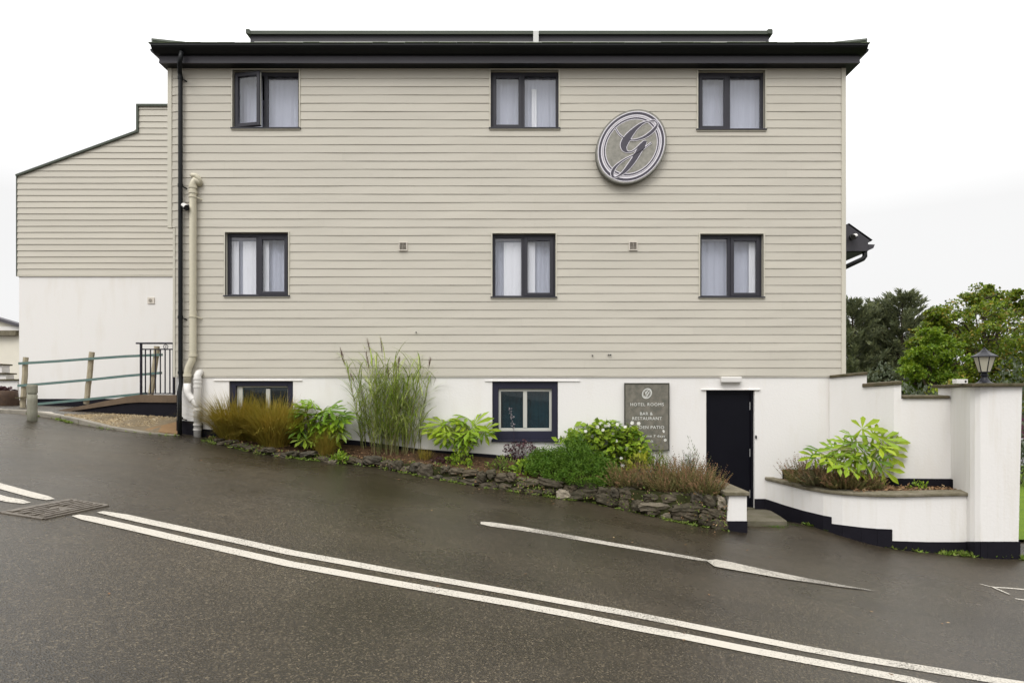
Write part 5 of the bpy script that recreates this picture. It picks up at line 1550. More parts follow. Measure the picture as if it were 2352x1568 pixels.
# tall reed grass with seed heads
rg = random.Random(9); b = on_bed(893, 1040) + Vector((0, .12, 0))
t = thing('reed_grass', b, 'tall green reed grass with feathery seed heads in front of the white wall', 'ornamental grass')
st, bl_, sd_ = MB(), MB(), MB()
def stem_pt(p, az, L, ln_, cv, tt): return p + Vector((cos(az), sin(az), 0)) * (L * (ln_ * tt + cv * tt * tt)) + UPV * (L * tt * sqrt(1 - min(.6, ln_ * ln_)))
for k in range(150):
    az = rg.uniform(0, 2 * pi); r = .46 * sqrt(rg.random())
    p = b + Vector((r * cos(az) * 1.15, r * sin(az) * .55, -.03)); L = rg.uniform(1.05, 1.75); ln_ = rg.uniform(0, .2) * (r / .46 + .3); a2 = az + rg.gauss(0, .5); cv = rg.uniform(0, .08)
    pts = [stem_pt(p, a2, L, ln_, cv, k2 / 5) for k2 in range(6)]
    st.tube(pts, [.0045, .0045, .004, .0035, .003, .002], 4, False)
    nl = rg.randint(8, 12)
    for j in range(nl):
        tt = .12 + .86 * (j + rg.random()) / nl
        q = stem_pt(p, a2, L, ln_, cv, tt)
        blade(bl_, q, rg.uniform(0, 2 * pi), rg.uniform(.3, .66), rg.uniform(.15, .65), rg.uniform(.2, .8), rg.uniform(.013, .021), 5, .8)
    if k < 20:
        tp = pts[-1]; d = (pts[-1] - pts[-2]).normalized(); L2 = rg.uniform(.22, .5)
        e = tp + d * L2 + Vector((cos(a2), sin(a2), 0)) * .05; st.tube([tp, tp.lerp(e, .5), e], [.0025, .002, .0015], 4, False)
        dn = (e - tp).normalized()
        for j in range(34):
            q = tp.lerp(e, .52 + .5 * rg.random())
            blade(sd_, q, rg.gauss(a2, .9), rg.uniform(.06, .15), rg.uniform(.05, .35), rg.uniform(.05, .25), .006, 3, .9)
st.build('stems', M['reed_stem'], t); bl_.build('blades', M['reed'], t); sd_.build('seed_heads', M['seed'], t)

# broad leaved shrubs
def palmate(mb, c, d, n, size, rg, lobes=8):
    """hand shaped leaf: c stalk end, d pointing direction, n upper side"""
    s = d.cross(n).normalized(); n = s.cross(d).normalized()
    P = lambda r, a, h: c + d * (r * cos(a) * size) + s * (r * sin(a) * size) + n * (h * size)
    vs = [P(0, 0, .04)]; fs = []
    span = 2.15; dr_ = rg.uniform(.08, .3)
    for k in range(lobes):
        a = -span + 2 * span * k / (lobes - 1); da = span / (lobes - 1)
        ln_ = (1.0 - .32 * abs(a / span) ** 1.6) * rg.uniform(.92, 1.06)
        H = lambda r: .04 - dr_ * r * r
        o = len(vs)
        vs += [P(.52 * ln_, a - da * .53, H(.46)), P(.76 * ln_, a - da * .50, H(.76) + .03), P(ln_, a, H(1.05)), P(.76 * ln_, a + da * .50, H(.76) + .03), P(.52 * ln_, a + da * .53, H(.46)), P(.58 * ln_, a, H(.55) - .035)]
        fs += [(0, o, o + 5), (o, o + 1, o + 5), (o + 1, o + 2, o + 5), (o + 2, o + 3, o + 5), (o + 3, o + 4, o + 5), (o + 4, 0, o + 5)]
    mb.add(vs, fs)

def fatsia(base, leaves, m, seed, label, lobes=8, stems=4):
    """leaves: list of (px, py, Y offset, size, light or dark)"""
    rg = random.Random(seed)
    t = thing('fatsia_shrub', base, label, 'shrub', 'broad leaved shrubs in the beds')
    st = MB(); lv = MB()
    heads = []
    for k in range(stems):
        tip = base + Vector((rg.uniform(-.3, .3), rg.uniform(-.2, .05), rg.uniform(.35, .7)))
        heads.append(tip); st.tube([base + Vector((rg.uniform(-.05, .05), 0, -.05)), base.lerp(tip, .5) + Vector((rg.uniform(-.05, .05), 0, 0)), tip], [.018, .015, .01], 6)
    for (px, py, dy, sz) in leaves:
        c = at(px, py, base.y + dy)
        hd = min(heads, key=lambda h: (h - c).length)
        o = c - base; out = Vector((o.x, o.y - .1, 0)); out = out.normalized() if out.length > .03 else Vector((0, -1, 0))
        hrel = max(0, min(1, (c.z - base.z) / .9))
        d = (out * 1.0 + Vector((rg.gauss(0, .3), rg.gauss(0, .25) - .25, -.55 + .75 * hrel + rg.gauss(0, .15)))).normalized()
        n = (UPV * .62 + Vector((0, -.85, 0)) + out * .3 + Vector((rg.gauss(0, .25), rg.gauss(0, .2), rg.gauss(0, .15)))).normalized()
        if abs(d.dot(n)) > .9: n = UPV
        sz *= rg.uniform(1.0, 1.28)
        palmate(lv, c - d * sz * .25, d, n, sz, rg, lobes)
        a, bb = hd, c - d * sz * .25
        st.tube([a, a.lerp(bb, .5) + Vector((0, 0, .04)), bb], [.006, .005, .004], 5, False)
    st.build('stems', M['reed_stem'], t); lv.build('leaves', m, t)
    return t
def cloud(rg, n, cx, cy, rx, ry, dy0, dy1, sz):
    out = []
    for k in range(n):
        a = rg.uniform(0, 2 * pi); r = sqrt(rg.random()); out.append((cx + rx * r * cos(a), cy + ry * r * sin(a), rg.uniform(dy0, dy1), rg.uniform(*sz)))
    return out
rg = random.Random(31)
L1 = [(705, 935, -.1, .34), (688, 952, -.15, .3), (748, 946, 0, .24), (788, 955, .0, .27), (776, 968, -.08, .27), (668, 968, -.12, .25), (700, 972, -.22, .28), (735, 972, -.2, .26), (682, 990, -.2, .26), (760, 985, -.1, .25), (722, 958, -.15, .24), (697, 1013, -.3, .24), (722, 1012, -.26, .22), (655, 980, -.1, .22), (710, 925, .05, .2)] + cloud(rg, 26, 728, 972, 66, 44, -.2, .1, (.22, .30))
fatsia(on_bed(728, 1032) + Vector((0, .08, 0)), L1, M['fatsia_dark'], 1, 'broad leaved green shrub between brown sedge and tall reed grass')
L2 = [(1010, 977, -.15, .34), (1040, 966, 0, .32), (1075, 962, .02, .28), (1098, 975, -.12, .34), (1122, 990, -.12, .30), (997, 994, -.2, .32), (1028, 994, -.3, .36), (1080, 994, -.28, .34), (1070, 1008, -.35, .30), (1110, 1000, -.2, .28), (985, 982, -.1, .22), (1020, 1005, -.3, .25), (1055, 975, -.1, .27)] + cloud(rg, 9, 1055, 988, 52, 22, -.05, .18, (.22, .3)) + [(1040, 1018, -.2, .22), (1075, 1022, -.2, .22), (1015, 1015, -.15, .2), (1060, 1030, -.22, .18)]
fatsia(on_bed(1055, 1060) + Vector((0, .25, 0)), L2, M['fatsia'], 2, 'yellow green broad leaved shrub left of the low middle window')
pb = at(1985, 1112, 9.85); pb.z = EYE - 1.47
L3 = [(1995, 985, .05, .30), (1975, 1000, 0, .27), (2015, 995, .05, .26), (2040, 1010, .0, .30), (2060, 1018, .02, .26), (2030, 1030, -.15, .28), (1965, 1018, -.1, .28), (1935, 1022, -.05, .26), (1905, 1032, -.05, .26), (1880, 1042, -.08, .25), (1862, 1050, -.05, .22), (1895, 1052, -.2, .26), (1930, 1045, -.2, .28), (1960, 1050, -.25, .28), (1990, 1045, -.2, .30), (1945, 1075, -.35, .29), (1915, 1066, -.3, .25), (1985, 1068, -.3, .29), (2020, 1060, -.2, .28), (2040, 1078, -.1, .26), (1970, 1085, -.3, .24), (2052, 1045, .0, .26), (1950, 1000, .1, .2), (2000, 1018, -.05, .28)] + cloud(rg, 8, 1965, 1045, 80, 26, .0, .2, (.2, .26))
fatsia(pb, L3, M['fatsia'], 3, 'bright yellow green broad leaved shrub growing in the raised planter', 7, 5)

def bushlet(name, base, rx, ry, h, n, m, seed, label, cat, group=None, L=(.03, .06), W=.35, up=.35, tw=True, shell=.45, parts=None):
    """rounded plant of many small leaves on thin twigs"""
    rg = random.Random(seed); mb = MB(); tb = MB()
    for k in range(n):
        while True:
            x, y, z = rg.uniform(-1, 1), rg.uniform(-1, 1), rg.uniform(0, 1)
            r = sqrt(x * x + y * y + z * z)
            if r < 1 and rg.random() < (r + .15) ** 1.2: break
        lump = 1 + .16 * sin(5 * x + seed) * cos(4 * y) + .12 * sin(9 * z + 3 * x)
        p = base + Vector((x * rx * lump, y * ry * lump, z * h * lump))
        d = (Vector((x * .8, y * .8, z + up)) + rdir(rg) * .8).normalized()
        nn = rdir(rg, .6); l = rg.uniform(*L)
        if abs(nn.dot(d)) > .95: continue
        leaf(mb, p, d, nn, l, l * W)
    if tw:
        for k in range(22):
            q = base + Vector((rg.uniform(-.8, .8) * rx, rg.uniform(-.8, .8) * ry, h * rg.uniform(.5, .9)))
            tb.tube([base + Vector((rg.uniform(-.2, .2) * rx, rg.uniform(-.2, .2) * ry, -.03)), base.lerp(q, .6) + Vector((0, 0, .03)), q], [.006, .004, .002], 4, False)
        t = thing(name, base, label, cat, group); mb.build('leaves', m, t); tb.build('stems', M['bark'], t)
        return t
    o = mb.build(name, m, loc=base); return tag(o, label, cat, group)

# feathery green mound in the middle of the bed
bb = on_bed(1318, 1100) + Vector((0, .10, 0))
rg = random.Random(77); mb = MB()
for k in range(2300):
    a = rg.uniform(0, 2 * pi); r = sqrt(rg.random()); x, y = r * cos(a), r * sin(a)
    hgt = (1 - r * r * .8) * .62 * (1 + .14 * sin(7 * x + 1) + .1 * sin(11 * y + 5 * x))
    p = bb + Vector((x * .84, y * .46, max(0, hgt) * rg.uniform(.45, 1) - .05 - .09 * x - (.22 * max(0, -y - .45)))); d = Vector((x * .7 + rg.gauss(0, .3), y * .7 - .25 + rg.gauss(0, .3), .9)).normalized()
    L_ = rg.uniform(.08, .16); s_ = d.cross(rdir(rg)).normalized(); n2 = s_.cross(d)
    for j in range(9):
        q = p + d * (L_ * j / 9)
        dd = (d * .7 + s_ * cos(j * 2.4) + n2 * sin(j * 2.4)).normalized()
        leaf(mb, q, dd, rdir(rg, .5), rg.uniform(.035, .07), .015)
o = mb.build('feathery_shrub', M['fern'], loc=bb); tag(o, 'dense feathery dark green mound spilling over the stone wall', 'shrub')

# white flowering anemone
ab = on_bed(1395, 1095) + Vector((0, .3, 0)); rg = random.Random(41)
t = thing('anemone_plant', ab, 'light green plant dotted with white flowers in front of the slate board', 'flowering plant')
lv, stm, fl_ = MB(), MB(), MB()
for (px, py, rx_, ry_, n_) in ((1345, 1006, 44, 22, 190), (1392, 988, 44, 20, 230), (1445, 1015, 42, 30, 230), (1410, 1030, 56, 34, 260), (1305, 1012, 24, 12, 60), (1322, 992, 20, 14, 50), (1398, 972, 20, 8, 40), (1360, 982, 16, 9, 35), (1440, 985, 18, 8, 35), (1480, 1045, 16, 14, 45), (1456, 994, 10, 18, 60), (1460, 1048, 34, 26, 170)):
    for k in range(n_):
        a = rg.uniform(0, 6.28); r = sqrt(rg.random()); p = at(px + rx_ * r * cos(a), py + ry_ * r * sin(a), ab.y + rg.uniform(-.28, .12))
        d = Vector((rg.gauss(0, .6), -.5 + rg.gauss(0, .4), rg.gauss(-.1, .4))).normalized()
        n2 = Vector((rg.gauss(0, .35), -.6 + rg.gauss(0, .3), .8)).normalized(); l = rg.choice((.06, .08, .11, .15)) * rg.uniform(.85, 1.15)
        if abs(n2.dot(d)) < .95: leaf(lv, p, d, n2, l, l * .62, .06)
for k in range(26):
    q = at(rg.uniform(1300, 1485), rg.uniform(985, 1040), ab.y + rg.uniform(-.25, .1)); stm.tube([ab + Vector((rg.uniform(-.25, .25), 0, 0)), ab.lerp(q, .6) + Vector((0, 0, .05)), q], [.006, .005, .003], 4, False)
FL = [(1418, 974), (1436, 980), (1452, 971), (1467, 972), (1524, 990), (1528, 1010), (1372, 980), (1380, 972), (1390, 978), (1385, 987), (1398, 976), (1345, 990), (1360, 1001), (1395, 1010), (1415, 1012), (1440, 1030), (1427, 1052), (1430, 1068), (1470, 1036), (1350, 968), (1336, 1008), (1408, 996)]
for px, py in FL:
    c = at(px, py, ab.y - .30 + rg.uniform(-.02, .1)); f = Vector((rg.gauss(0, .3), -1, .35 + rg.gauss(0, .25))).normalized(); s_ = f.cross(UPV).normalized(); u_ = s_.cross(f)
    R_ = rg.uniform(.028, .043); fl_ = MB()
    for j in range(6):
        a = j * pi / 3; d = s_ * cos(a) + u_ * sin(a); e = f.cross(d)
        fl_.add([c, c + d * R_ * .6 + e * R_ * .42, c + d * R_ + f * R_ * .15, c + d * R_ * .6 - e * R_ * .42], [(0, 1, 2, 3)])
    fl_.build('flower', M['petal'], t)
    if px > 1480 or py < 975:
        stm.tube([c, c + Vector((-.05, .05, -.2)), at(min(px, 1465), py + 45, ab.y)], [.0025, .003, .004], 4, False)
lv.build('leaves', M['bright'], t); stm.build('stems', M['reed_stem'], t)
yb_ = on_bed(1478, 1110) + Vector((0, .25, 0))
bushlet('golden_shrub', yb_ + Vector((-.05, 0, .18)), .20, .13, .32, 120, M['yellow'], 44, 'small golden leaved shrub under the left edge of the slate board', 'shrub', None, (.06, .13), .6)
bushlet('dark_leaved_shrub', on_bed(1510, 1110) + Vector((0, .2, .0)), .18, .14, .62, 330, M['weed'], 45, 'wiry green shrub under the slate board with reddish stems', 'shrub', None, (.03, .07), .45)
bushlet('rosemary_bush', on_bed(1600, 1118) + Vector((0, .35, 0)), .20, .15, .66, 520, M['rosemary'], 46, 'pale grey green needle leaved bush beside the door frame', 'shrub', None, (.03, .07), .25, .8)

def heather(base, rx, ry, h, n, m, seed, label):
    rg = random.Random(seed); mb = MB(); tipm = MB()
    for k in range(n):
        a = rg.uniform(0, 2 * pi); r = sqrt(rg.random()); p = base + Vector((r * cos(a) * rx * .75, r * sin(a) * ry * .75, -.02))
        d = Vector((cos(a) * r * .75 + rg.gauss(0, .18), sin(a) * r * .6 - .12 + rg.gauss(0, .18), 1.0)).normalized()
        fl0 = rg.choice((.55, .68, .8, 2.0, 2.0)); L_ = h * rg.uniform(.45, 1.08) * (1 - .28 * r * r); s_ = d.cross(rdir(rg)).normalized(); n2 = s_.cross(d); bend = rdir(rg) * .06
        nn = 17
        for j in range(nn):
            f = (j + 1) / nn
            if f < .18: continue
            tp_ = f > fl0
            q = p + d * (L_ * f) + bend * f * f
            for e in (0, 1):
                an = j * 2.2 + e * pi
                dd = (d * 1.1 + s_ * cos(an) + n2 * sin(an)).normalized()
                leaf(tipm if tp_ else mb, q, dd, d, rg.uniform(.022, .042) * (1.15 - .5 * f), .013)
        # one spindle per sprig
        q0, q1 = p, p + d * L_ + bend
        mb.add([q0, q0.lerp(q1, .5) + s_ * .003, q1, q0.lerp(q1, .5) - s_ * .003], [(0, 1, 2, 3)])
    t = thing('heather_clump', base, label, 'heather', 'heather clumps in the beds')
    mb.build('foliage', m, t); tipm.build('flower_spikes', M['heather_tip'], t); return t
hb = lambda px, py, dy=0.0: on_bed(px, py) + Vector((0, dy, 0))
heather(hb(1440, 1118, .05), .34, .26, .50, 190, M['heather'], 1, 'brownish pink heather clump next to the feathery green mound')
heather(hb(1535, 1128, .05), .42, .30, .58, 260, M['heather'], 2, 'reddish brown heather clump over the big pale wall stones')
heather(hb(1585, 1120, .25), .34, .26, .62, 190, M['heather_green'], 3, 'tall thin purple tipped heather in front of the white wall left of the door')
heather(hb(1610, 1138, .04), .36, .26, .56, 240, M['heather'], 4, 'rust coloured heather clump nearest the stub wall and door')
heather(hb(1490, 1122, .03), .26, .22, .42, 130, M['heather_green'], 5, 'low olive heather clump between two brown heathers')
pz = EYE - 1.47
def pl_base(px, Y): p = at(px, 1100, Y); p.z = pz; return p
heather(pl_base(1850, 10.25), .34, .26, .52, 190, M['heather'], 6, 'brown heather at the left end of the raised planter')
heather(pl_base(1895, 9.95), .42, .24, .56, 240, M['heather_green'], 7, 'dark green heather under the broad leaved shrub in the planter')
heather(pl_base(1950, 9.68), .42, .2, .46, 230, M['heather'], 8, 'olive brown heather in the middle of the raised planter edge')
heather(pl_base(1992, 9.62), .24, .18, .36, 110, M['heather'], 9, 'small brown heather tuft beside the dry leaves in the planter')

# plum leaved heuchera with its pale flower spike
hbx = on_bed(1185, 1070) + Vector((0, .2, .0)); rg = random.Random(51)
t = thing('plum_leaved_plant', hbx, 'dark plum leaved plant with a silvery flower spike before the low middle window', 'plant')
mb = MB(); sm = MB(); sp_ = MB()
for k in range(300):
    a = rg.uniform(0, 6.28); r = sqrt(rg.random()); p = at(1195 + 42 * r * cos(a), 1033 + 22 * r * sin(a), hbx.y + rg.uniform(-.15, .12))
    d = rdir(rg); n2 = Vector((rg.gauss(0, .4), -.6, .8)).normalized(); l = rg.uniform(.03, .06)
    if abs(d.dot(n2)) < .95: leaf(mb, p, d, n2, l, l * .8)
    if k % 6 == 0: sm.tube([hbx, p], [.003, .002], 4, False)
q0, q1, q2 = at(1182, 1050, hbx.y), at(1180, 985, hbx.y), at(1172, 938, hbx.y)
sm.tube([q0, q1, q2], [.004, .0035, .0025], 5, False)
for k in range(60):
    f = rg.random(); c = q1.lerp(q2, f * 1.0); d = rdir(rg); leaf(sp_, c + Vector((rg.gauss(0, .014), 0, 0)), d, rdir(rg), rg.uniform(.02, .05), .02)
mb.build('leaves', M['plum'], t); sm.build('stems', M['plum'], t); sp_.build('flower_spike', M['pale_spike'], t)

bushlet('low_green_plant', on_bed(1055, 1072) + Vector((0, .1, 0)), .22, .16, .24, 330, M['bright'], 61, 'low bright green plant under the yellow green broad leaved shrub', 'plant', None, (.035, .07), .6)
bushlet('low_green_plant', on_bed(1150, 1085) + Vector((0, .1, 0)), .26, .16, .26, 300, M['weed'], 62, 'low green plant below the low middle window sill', 'plant', None, (.035, .07), .5)
bushlet('low_green_plant', on_bed(1200, 1092) + Vector((0, .08, 0)), .20, .14, .22, 230, M['bright'], 63, 'light green plant left of the feathery mound', 'plant', None, (.05, .09), .6)
bushlet('red_leaved_plant', on_bed(1015, 1066) + Vector((0, .05, 0)), .20, .12, .13, 220, M['plum'], 64, 'low dull red plant on the mulch beside the wall stones', 'plant', None, (.03, .05), .6, tw=False)
g = ground_at(781, 1063); 
bushlet('wall_weed', g + Vector((0, -.03, 0)), .14, .09, .17, 150, M['bright'], 65, 'lone bright green weed rosette at the foot of the wall by the reed grass', 'weed', None, (.05, .10), .4, tw=False)

# countless weeds and litter
def scatter_weeds(name, pts, n, m, seed, label, spread=.07, L=(.03, .08)):
    rg = random.Random(seed); mb = MB()
    for k in range(n):
        i = rg.randrange(len(pts) - 1); a, b_ = pts[i], pts[i + 1]; p = Vector(a).lerp(Vector(b_), rg.random()) + Vector((rg.gauss(0, .02), rg.gauss(-.01, spread), 0))
        if sin(p.x * 7.3 + seed) + sin(p.x * 3.1) < .35 and rg.random() < .85: continue
        p.z = gz(p.x, p.y) + rg.uniform(0, .012)
        for j in range(rg.randint(3, 6)):
            d = rdir(rg, .25); d.z = abs(d.z) * .7 + .08; d.normalize(); n2 = rdir(rg, 1.2)
            if abs(n2.dot(d)) < .95: l = rg.uniform(*L); leaf(mb, p, d, n2, l, l * .38)
    structure(mb.build(name, m), 'stuff', label)
scatter_weeds('weeds', [g + Vector((0, -.04, 0)) for g in BG], 1100, M['weed'], 3, 'small weeds and grass along the foot of the stone wall', .035, (.02, .06))
scatter_weeds('weeds', [ground_at(*p) + Vector((0, -.06, 0)) for p in ((1800, 1192), (1850, 1203), (1910, 1218), (1980, 1238), (2050, 1257), (2120, 1265), (2200, 1271), (2270, 1275), (2345, 1280))], 1000, M['weed'], 5, 'small weeds along the black foot of the planter and pier', .06, (.03, .085))
scatter_weeds('weeds', [p + Vector((0, -.04, 0)) for p in KP[2:]] , 170, M['weed'], 8, 'small weeds along the kerb', .04, (.02, .05))
scatter_weeds('moss', [ground_at(*p) for p in ((1725, 1200), (1780, 1208), (1830, 1205))], 500, M['fern'], 4, 'moss on the tarmac before the step', .10, (.01, .02))
rg = random.Random(19); mb = MB()
for k in range(520):
    f = rg.random(); px = 1960 + 240 * f; Y = rg.uniform(9.35, 9.8)
    p = at(px, 1100, Y); p.z = pz + rg.uniform(.01, .04); d = rdir(rg); d.z *= .35; n2 = rdir(rg, 1.5)
    if abs(n2.dot(d)) < .95: l = rg.uniform(.03, .075); leaf(mb, p, d.normalized(), n2, l, l * .6, .08)
structure(mb.build('leaf_litter', M['litter']), 'stuff', 'dry brown leaves lying on the planter soil')
mb = MB()
for k in range(1500):
    i = rg.randrange(2, len(BG) - 1); u = rg.random(); g = BG[i - 1].lerp(BG[i], u); f = rg.uniform(0, .75)
    y = g.y + .1 + f * (D - g.y - .15); x = g.x; p = Vector((x, y, soil_z(x, y) + .012)); d = rdir(rg); d.z *= .3; n2 = rdir(rg, 1.5)
    if abs(n2.dot(d)) < .95: l = rg.uniform(.02, .06); leaf(mb, p, d.normalized(), n2, l, l * .5, .06)
structure(mb.build('leaf_litter', M['litter']), 'stuff', 'bark chips and dry leaves on the flower bed')
p = pl_base(2110, 9.62)
bushlet('planter_weed', p, .16, .09, .13, 90, M['bright'], 71, 'small green weed patch on the planter soil before the black band', 'weed', None, (.03, .055), .6, tw=False)

# ================================================================== trees
def limb(mb, a, b, r0, r1, rg, wob=.06):
    n = 5; L_ = (b - a).length
    pts = [a.lerp(b, k / n) + (rdir(rg) * L_ * wob if 0 < k < n else Vector()) for k in range(n + 1)]
    mb.tube(pts, [r0 + (r1 - r0) * k / n for k in range(n + 1)], 7, False); return pts

def broad_tree(name, base, trunk_top, clumps, m, seed, label, group, nl=70, L=(.10, .2), r0=.2):
    """clumps: list of (centre, radius)"""
    rg = random.Random(seed); t = thing(name, base, label, 'tree', group)
    wd, lv = MB(), MB()
    limb(wd, base + Vector((0, 0, -.2)), trunk_top, r0, r0 * .6, rg, .02)
    for c, r in clumps:
        s_ = base.lerp(trunk_top, rg.uniform(.55, 1.0)); mid = s_.lerp(c, .55) + Vector((0, 0, .15 * (c - s_).length))
        wd.tube([s_, s_.lerp(mid, .5), mid, c], [r0 * .28, r0 * .2, r0 * .14, .012], 6, False)
        subs = [c + rdir(rg) * r * rg.uniform(.35, 1.0) for _ in range(9)]
        for q in subs:
            wd.tube([c, q], [.018, .006], 4, False)
            rr_ = r * rg.uniform(.25, .5)
            for k in range(nl):
                o = rdir(rg); o.z *= .6; p = q + o * rr_ * rg.random() ** .5
                d = (o * .6 + Vector((0, 0, -.25)) + rdir(rg) * .8).normalized(); n2 = rdir(rg, .9); l = rg.uniform(*L)
                if abs(n2.dot(d)) < .95: leaf(lv, p, d, n2, l, l * .75)
    wd.build('trunk', M['bark'], t); lv.build('crown', m, t); return t

TG = 'trees behind the garden wall'
zg2 = EYE - 2.33
def clump_px(lst, Y, rg, spread=1.2): return [(at(px, py, Y + rg.uniform(-spread, spread)), r) for px, py, r in lst]
rg = random.Random(5)
Ym = 27.0; b = at(2245, 910, Ym); b.z = zg2
k_ = [(2262, 684, .75), (2235, 700, .6), (2290, 705, .75), (2330, 700, .6), (2350, 715, .8), (2215, 722, .9), (2255, 730, 1.0), (2300, 740, 1.1), (2345, 755, 1.1), (2190, 752, 1.0), (2230, 765, 1.1), (2275, 780, 1.2), (2325, 795, 1.2), (2370, 770, 1.2), (2175, 780, .9), (2205, 805, 1.1), (2250, 820, 1.2), (2300, 835, 1.2), (2350, 840, 1.2), (2395, 820, 1.3), (2160, 742, .6), (2148, 728, .45), (2165, 760, .7), (2200, 850, 1.0), (2270, 870, 1.1), (2335, 880, 1.0), (2400, 740, 1.1), (2420, 880, 1.1), (2300, 890, 1.1), (2240, 895, 1.0), (2370, 905, 1.1), (2215, 890, .9), (2200, 870, .8), (2225, 845, .8), (2190, 895, .7), (2240, 855, .8), (2290, 855, .9), (2330, 820, .9), (2385, 700, .8), (2268, 672, .4), (2330, 678, .35), (2140, 735, .4), (2120, 765, .5), (2130, 790, .6), (2180, 730, .5), (2110, 790, .4)]
broad_tree('maple_tree', b, at(2262, 800, Ym), clump_px(k_, Ym, rg, 1.6), M['maple'], 1, 'tall green leafy tree with orange touches behind the lantern', TG, 95, (.08, .16), .22)
Ym = 23.0; b = at(2135, 910, Ym); b.z = zg2
k_ = [(2128, 778, .4), (2162, 782, .45), (2118, 806, .45), (2148, 812, .6), (2184, 806, .5), (2098, 826, .38), (2126, 838, .55), (2165, 845, .6), (2196, 838, .5), (2150, 875, .55), (2112, 862, .5), (2098, 845, .4), (2180, 880, .7), (2145, 770, .4), (2170, 905, .6), (2140, 905, .6), (2090, 850, .45), (2100, 880, .5), (2125, 820, .5)]
broad_tree('bright_tree', b, at(2145, 850, Ym), clump_px(k_, Ym, rg, .9), M['maple_light'], 2, 'smaller yellow green bushy tree between the conifer and the lantern', TG, 95, (.07, .14), .14)
# shrubs low behind the wall
for i, (px, py, Y, rx, h, m, lab) in enumerate(((2110, 925, 15.0, .75, .75, 'hedge', 'dark low shrub in the gap of the garden wall'), (2160, 925, 14.2, .6, .62, 'maple', 'low green shrub behind the dip of the garden wall'),
                                             (2010, 900, 18.5, 1.1, .75, 'hedge', 'grey green shrub behind the second wall step'), (2330, 905, 16.0, 1.3, .85, 'hedge', 'silvery green shrub right of the lantern behind the pier'))):
    p = at(px, py, Y); p.z = zg2
    top_h = (p.z * 0 + Z(py - 38, Y)) - zg2
    bushlet('low_shrub', p, rx, .8, top_h, 2600, M[m], 80 + i, lab, 'shrub', 'shrubs behind the garden wall', (.07, .14), .6, .2)

def conifer(base, H, R, seed, label, lean=0.0, n=120):
    rg = random.Random(seed); t = thing('conifer_tree', base, label, 'tree', TG); wd, lv = MB(), MB()
    top = base + Vector((lean, 0, H)); limb(wd, base + Vector((0, 0, -.3)), top, .26, .02, rg, .008)
    for k in range(n):
        f = .08 + .91 * (k + rg.random()) / n
        a = k * 2.4 + rg.gauss(0, .4); r = R * (1 - f) ** .62 * rg.uniform(.6, 1.15) + .25
        p = base.lerp(top, f); rise = .25 + .75 * f + rg.uniform(-.15, .2)
        e = p + Vector((cos(a) * r, sin(a) * r, r * rise * .75)); mid = p.lerp(e, .5) - Vector((0, 0, r * .08))
        wd.tube([p, mid, e], [.045 * (1 - f) + .012, .02, .006], 5, False)
        m_ = int(10 + r * 9)
        for j in range(m_):
            g_ = .18 + .85 * j / m_
            q = p.lerp(mid, g_ * 2) if g_ < .5 else mid.lerp(e, (g_ - .5) * 2)
            for s2 in (-1, 1):
                d0 = (e - p).normalized(); sd2 = d0.cross(UPV).normalized() * s2
                for u in range(3):
                    d = (d0 * rg.uniform(.4, 1) + sd2 * rg.uniform(.1, .8) + UPV * rg.uniform(-.2, .55)).normalized()
                    l = rg.uniform(.16, .42); c = q + rdir(rg) * .09
                    leaf(lv, c, d, rdir(rg, .6), l, rg.uniform(.04, .09))
    wd.build('trunk', M['bark'], t); lv.build('crown', M['conifer'], t); return t
Yc = 36.0
def cb(px, Y): p = at(px, 910, Y); p.z = zg2; return p
conifer(cb(2066, Yc), Z(680, Yc) - zg2, 3.0, 1, 'tall dark conifer with upswept branches, right of the other conifers', .2, 150)
conifer(cb(2015, Yc + 1.5), Z(700, Yc + 1.5) - zg2, 2.8, 2, 'dark conifer standing in the middle of the three', 0, 140)
conifer(cb(1958, Yc + .5), Z(698, Yc + .5) - zg2, 2.9, 3, 'dark conifer half hidden by the hotel corner', 0, 140)
# far hedge line that closes the view to the right
rg = random.Random(90); mb = MB()
for k in range(9000):
    x = rg.uniform(14, 60); y = 45 + rg.uniform(-1.2, 1.2); h = 2.6 + .7 * sin(x * .9) + .5 * sin(x * 2.3)
    p = Vector((x, y, zg2 + rg.uniform(0, 1) ** .7 * h)); d = rdir(rg, .2); n2 = rdir(rg, .5)
    if abs(n2.dot(d)) < .95: leaf(mb, p, d, n2, rg.uniform(.25, .5), .28)
structure(mb.build('hedge', M['hedge']), 'stuff', 'far hedge beyond the grass')
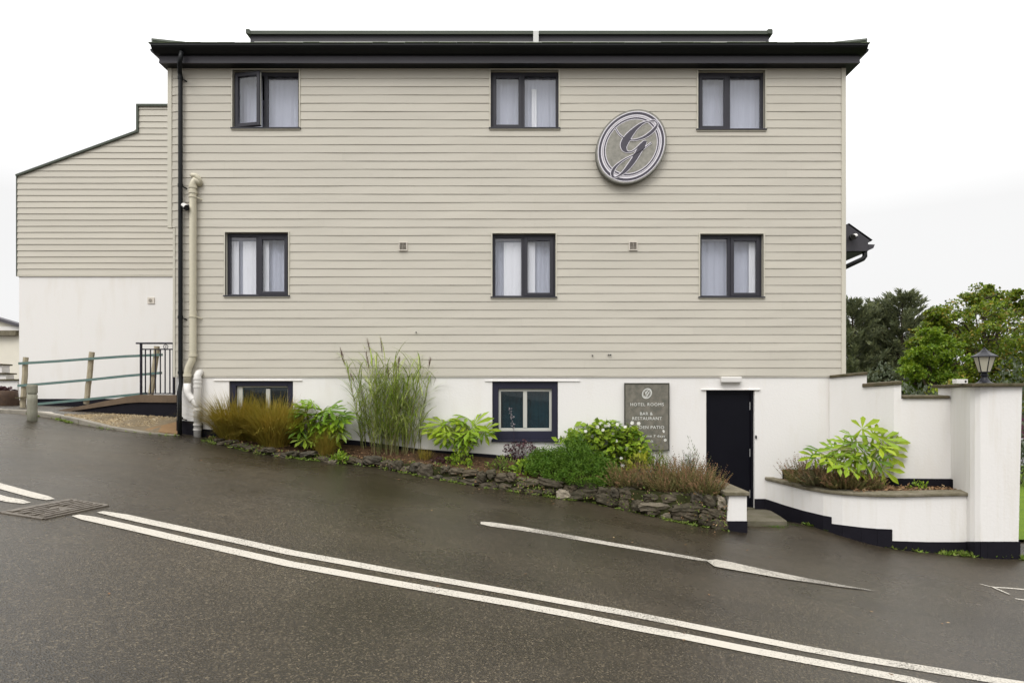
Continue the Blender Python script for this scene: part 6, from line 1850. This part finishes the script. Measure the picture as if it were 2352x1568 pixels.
# maroon boarded fence far right
t = thing('boarded_fence', Vector((28, 32.5, zg2)), 'maroon boarded fence glimpsed beyond the lawn at the right picture edge', 'fence')
mb = MB(); 
for k in range(40): mb.box(26 + k * .2, 26.19 + k * .2, 32.5, 32.53, zg2 + .1, zg2 + 2.45)
mb.build('boards', M['maroon'], t); mb = MB(); mb.box(25.9, 34.1, 32.4, 32.6, zg2 - .1, zg2 + .1); mb.build('white_base', M['white_line'], t)

# moss, litter and small plants over the low left end of the stone edging
rg = random.Random(63); mb = MB(); mb2 = MB()
for k in range(2600):
    i = rg.randrange(0, 7) if k < 1500 else rg.randrange(7, len(BG) - 1); u = rg.random(); g = BG[i].lerp(BG[i + 1], u); zt2 = BT[i] + (BT[i + 1] - BT[i]) * u
    if sin(g.x * 5.1) + sin(g.x * 12.7 + 1) < -.35 and rg.random() < .8: continue
    f = rg.random() * (1 if k < 1500 else .45); h = zt2 - gz(g.x, g.y)
    p = Vector((g.x, g.y - .06 + .30 * f, gz(g.x, g.y) + h * min(1, .1 + f * 2.2) + .015)); d = rdir(rg, .1); n2 = rdir(rg, 1.2)
    if abs(n2.dot(d)) < .95: l = rg.uniform(.02, .055); leaf(mb if rg.random() < .62 else mb2, p, d, n2, l, l * .45, .05)
structure(mb.build('weeds', M['weed']), 'stuff', 'small weeds and moss growing over the low stone edging')
structure(mb2.build('leaf_litter', M['litter']), 'stuff', 'dry leaves caught on the low stone edging')


rg = random.Random(71); mb = MB()
for k in range(70):
    if k < 50: g = ground_at(rg.uniform(500, 2300), 1010, 0) if False else BG[rg.randrange(1, len(BG))] + Vector((rg.uniform(-.4, .4), -rg.expovariate(2.2) - .05, 0))
    else: g = Vector((rg.uniform(-5, 6), rg.uniform(3.5, 9), 0))
    p = Vector((g.x, g.y, gz(g.x, g.y) + .008)); d = rdir(rg); d.z = .05; n2 = Vector((rg.gauss(0, .2), rg.gauss(0, .2), 1)).normalized()
    l = rg.uniform(.02, .045); leaf(mb, p, d.normalized(), n2, l, l * .55, .08)
structure(mb.build('leaf_litter', M['litter']), 'stuff', 'a few dry leaves lying on the tarmac')
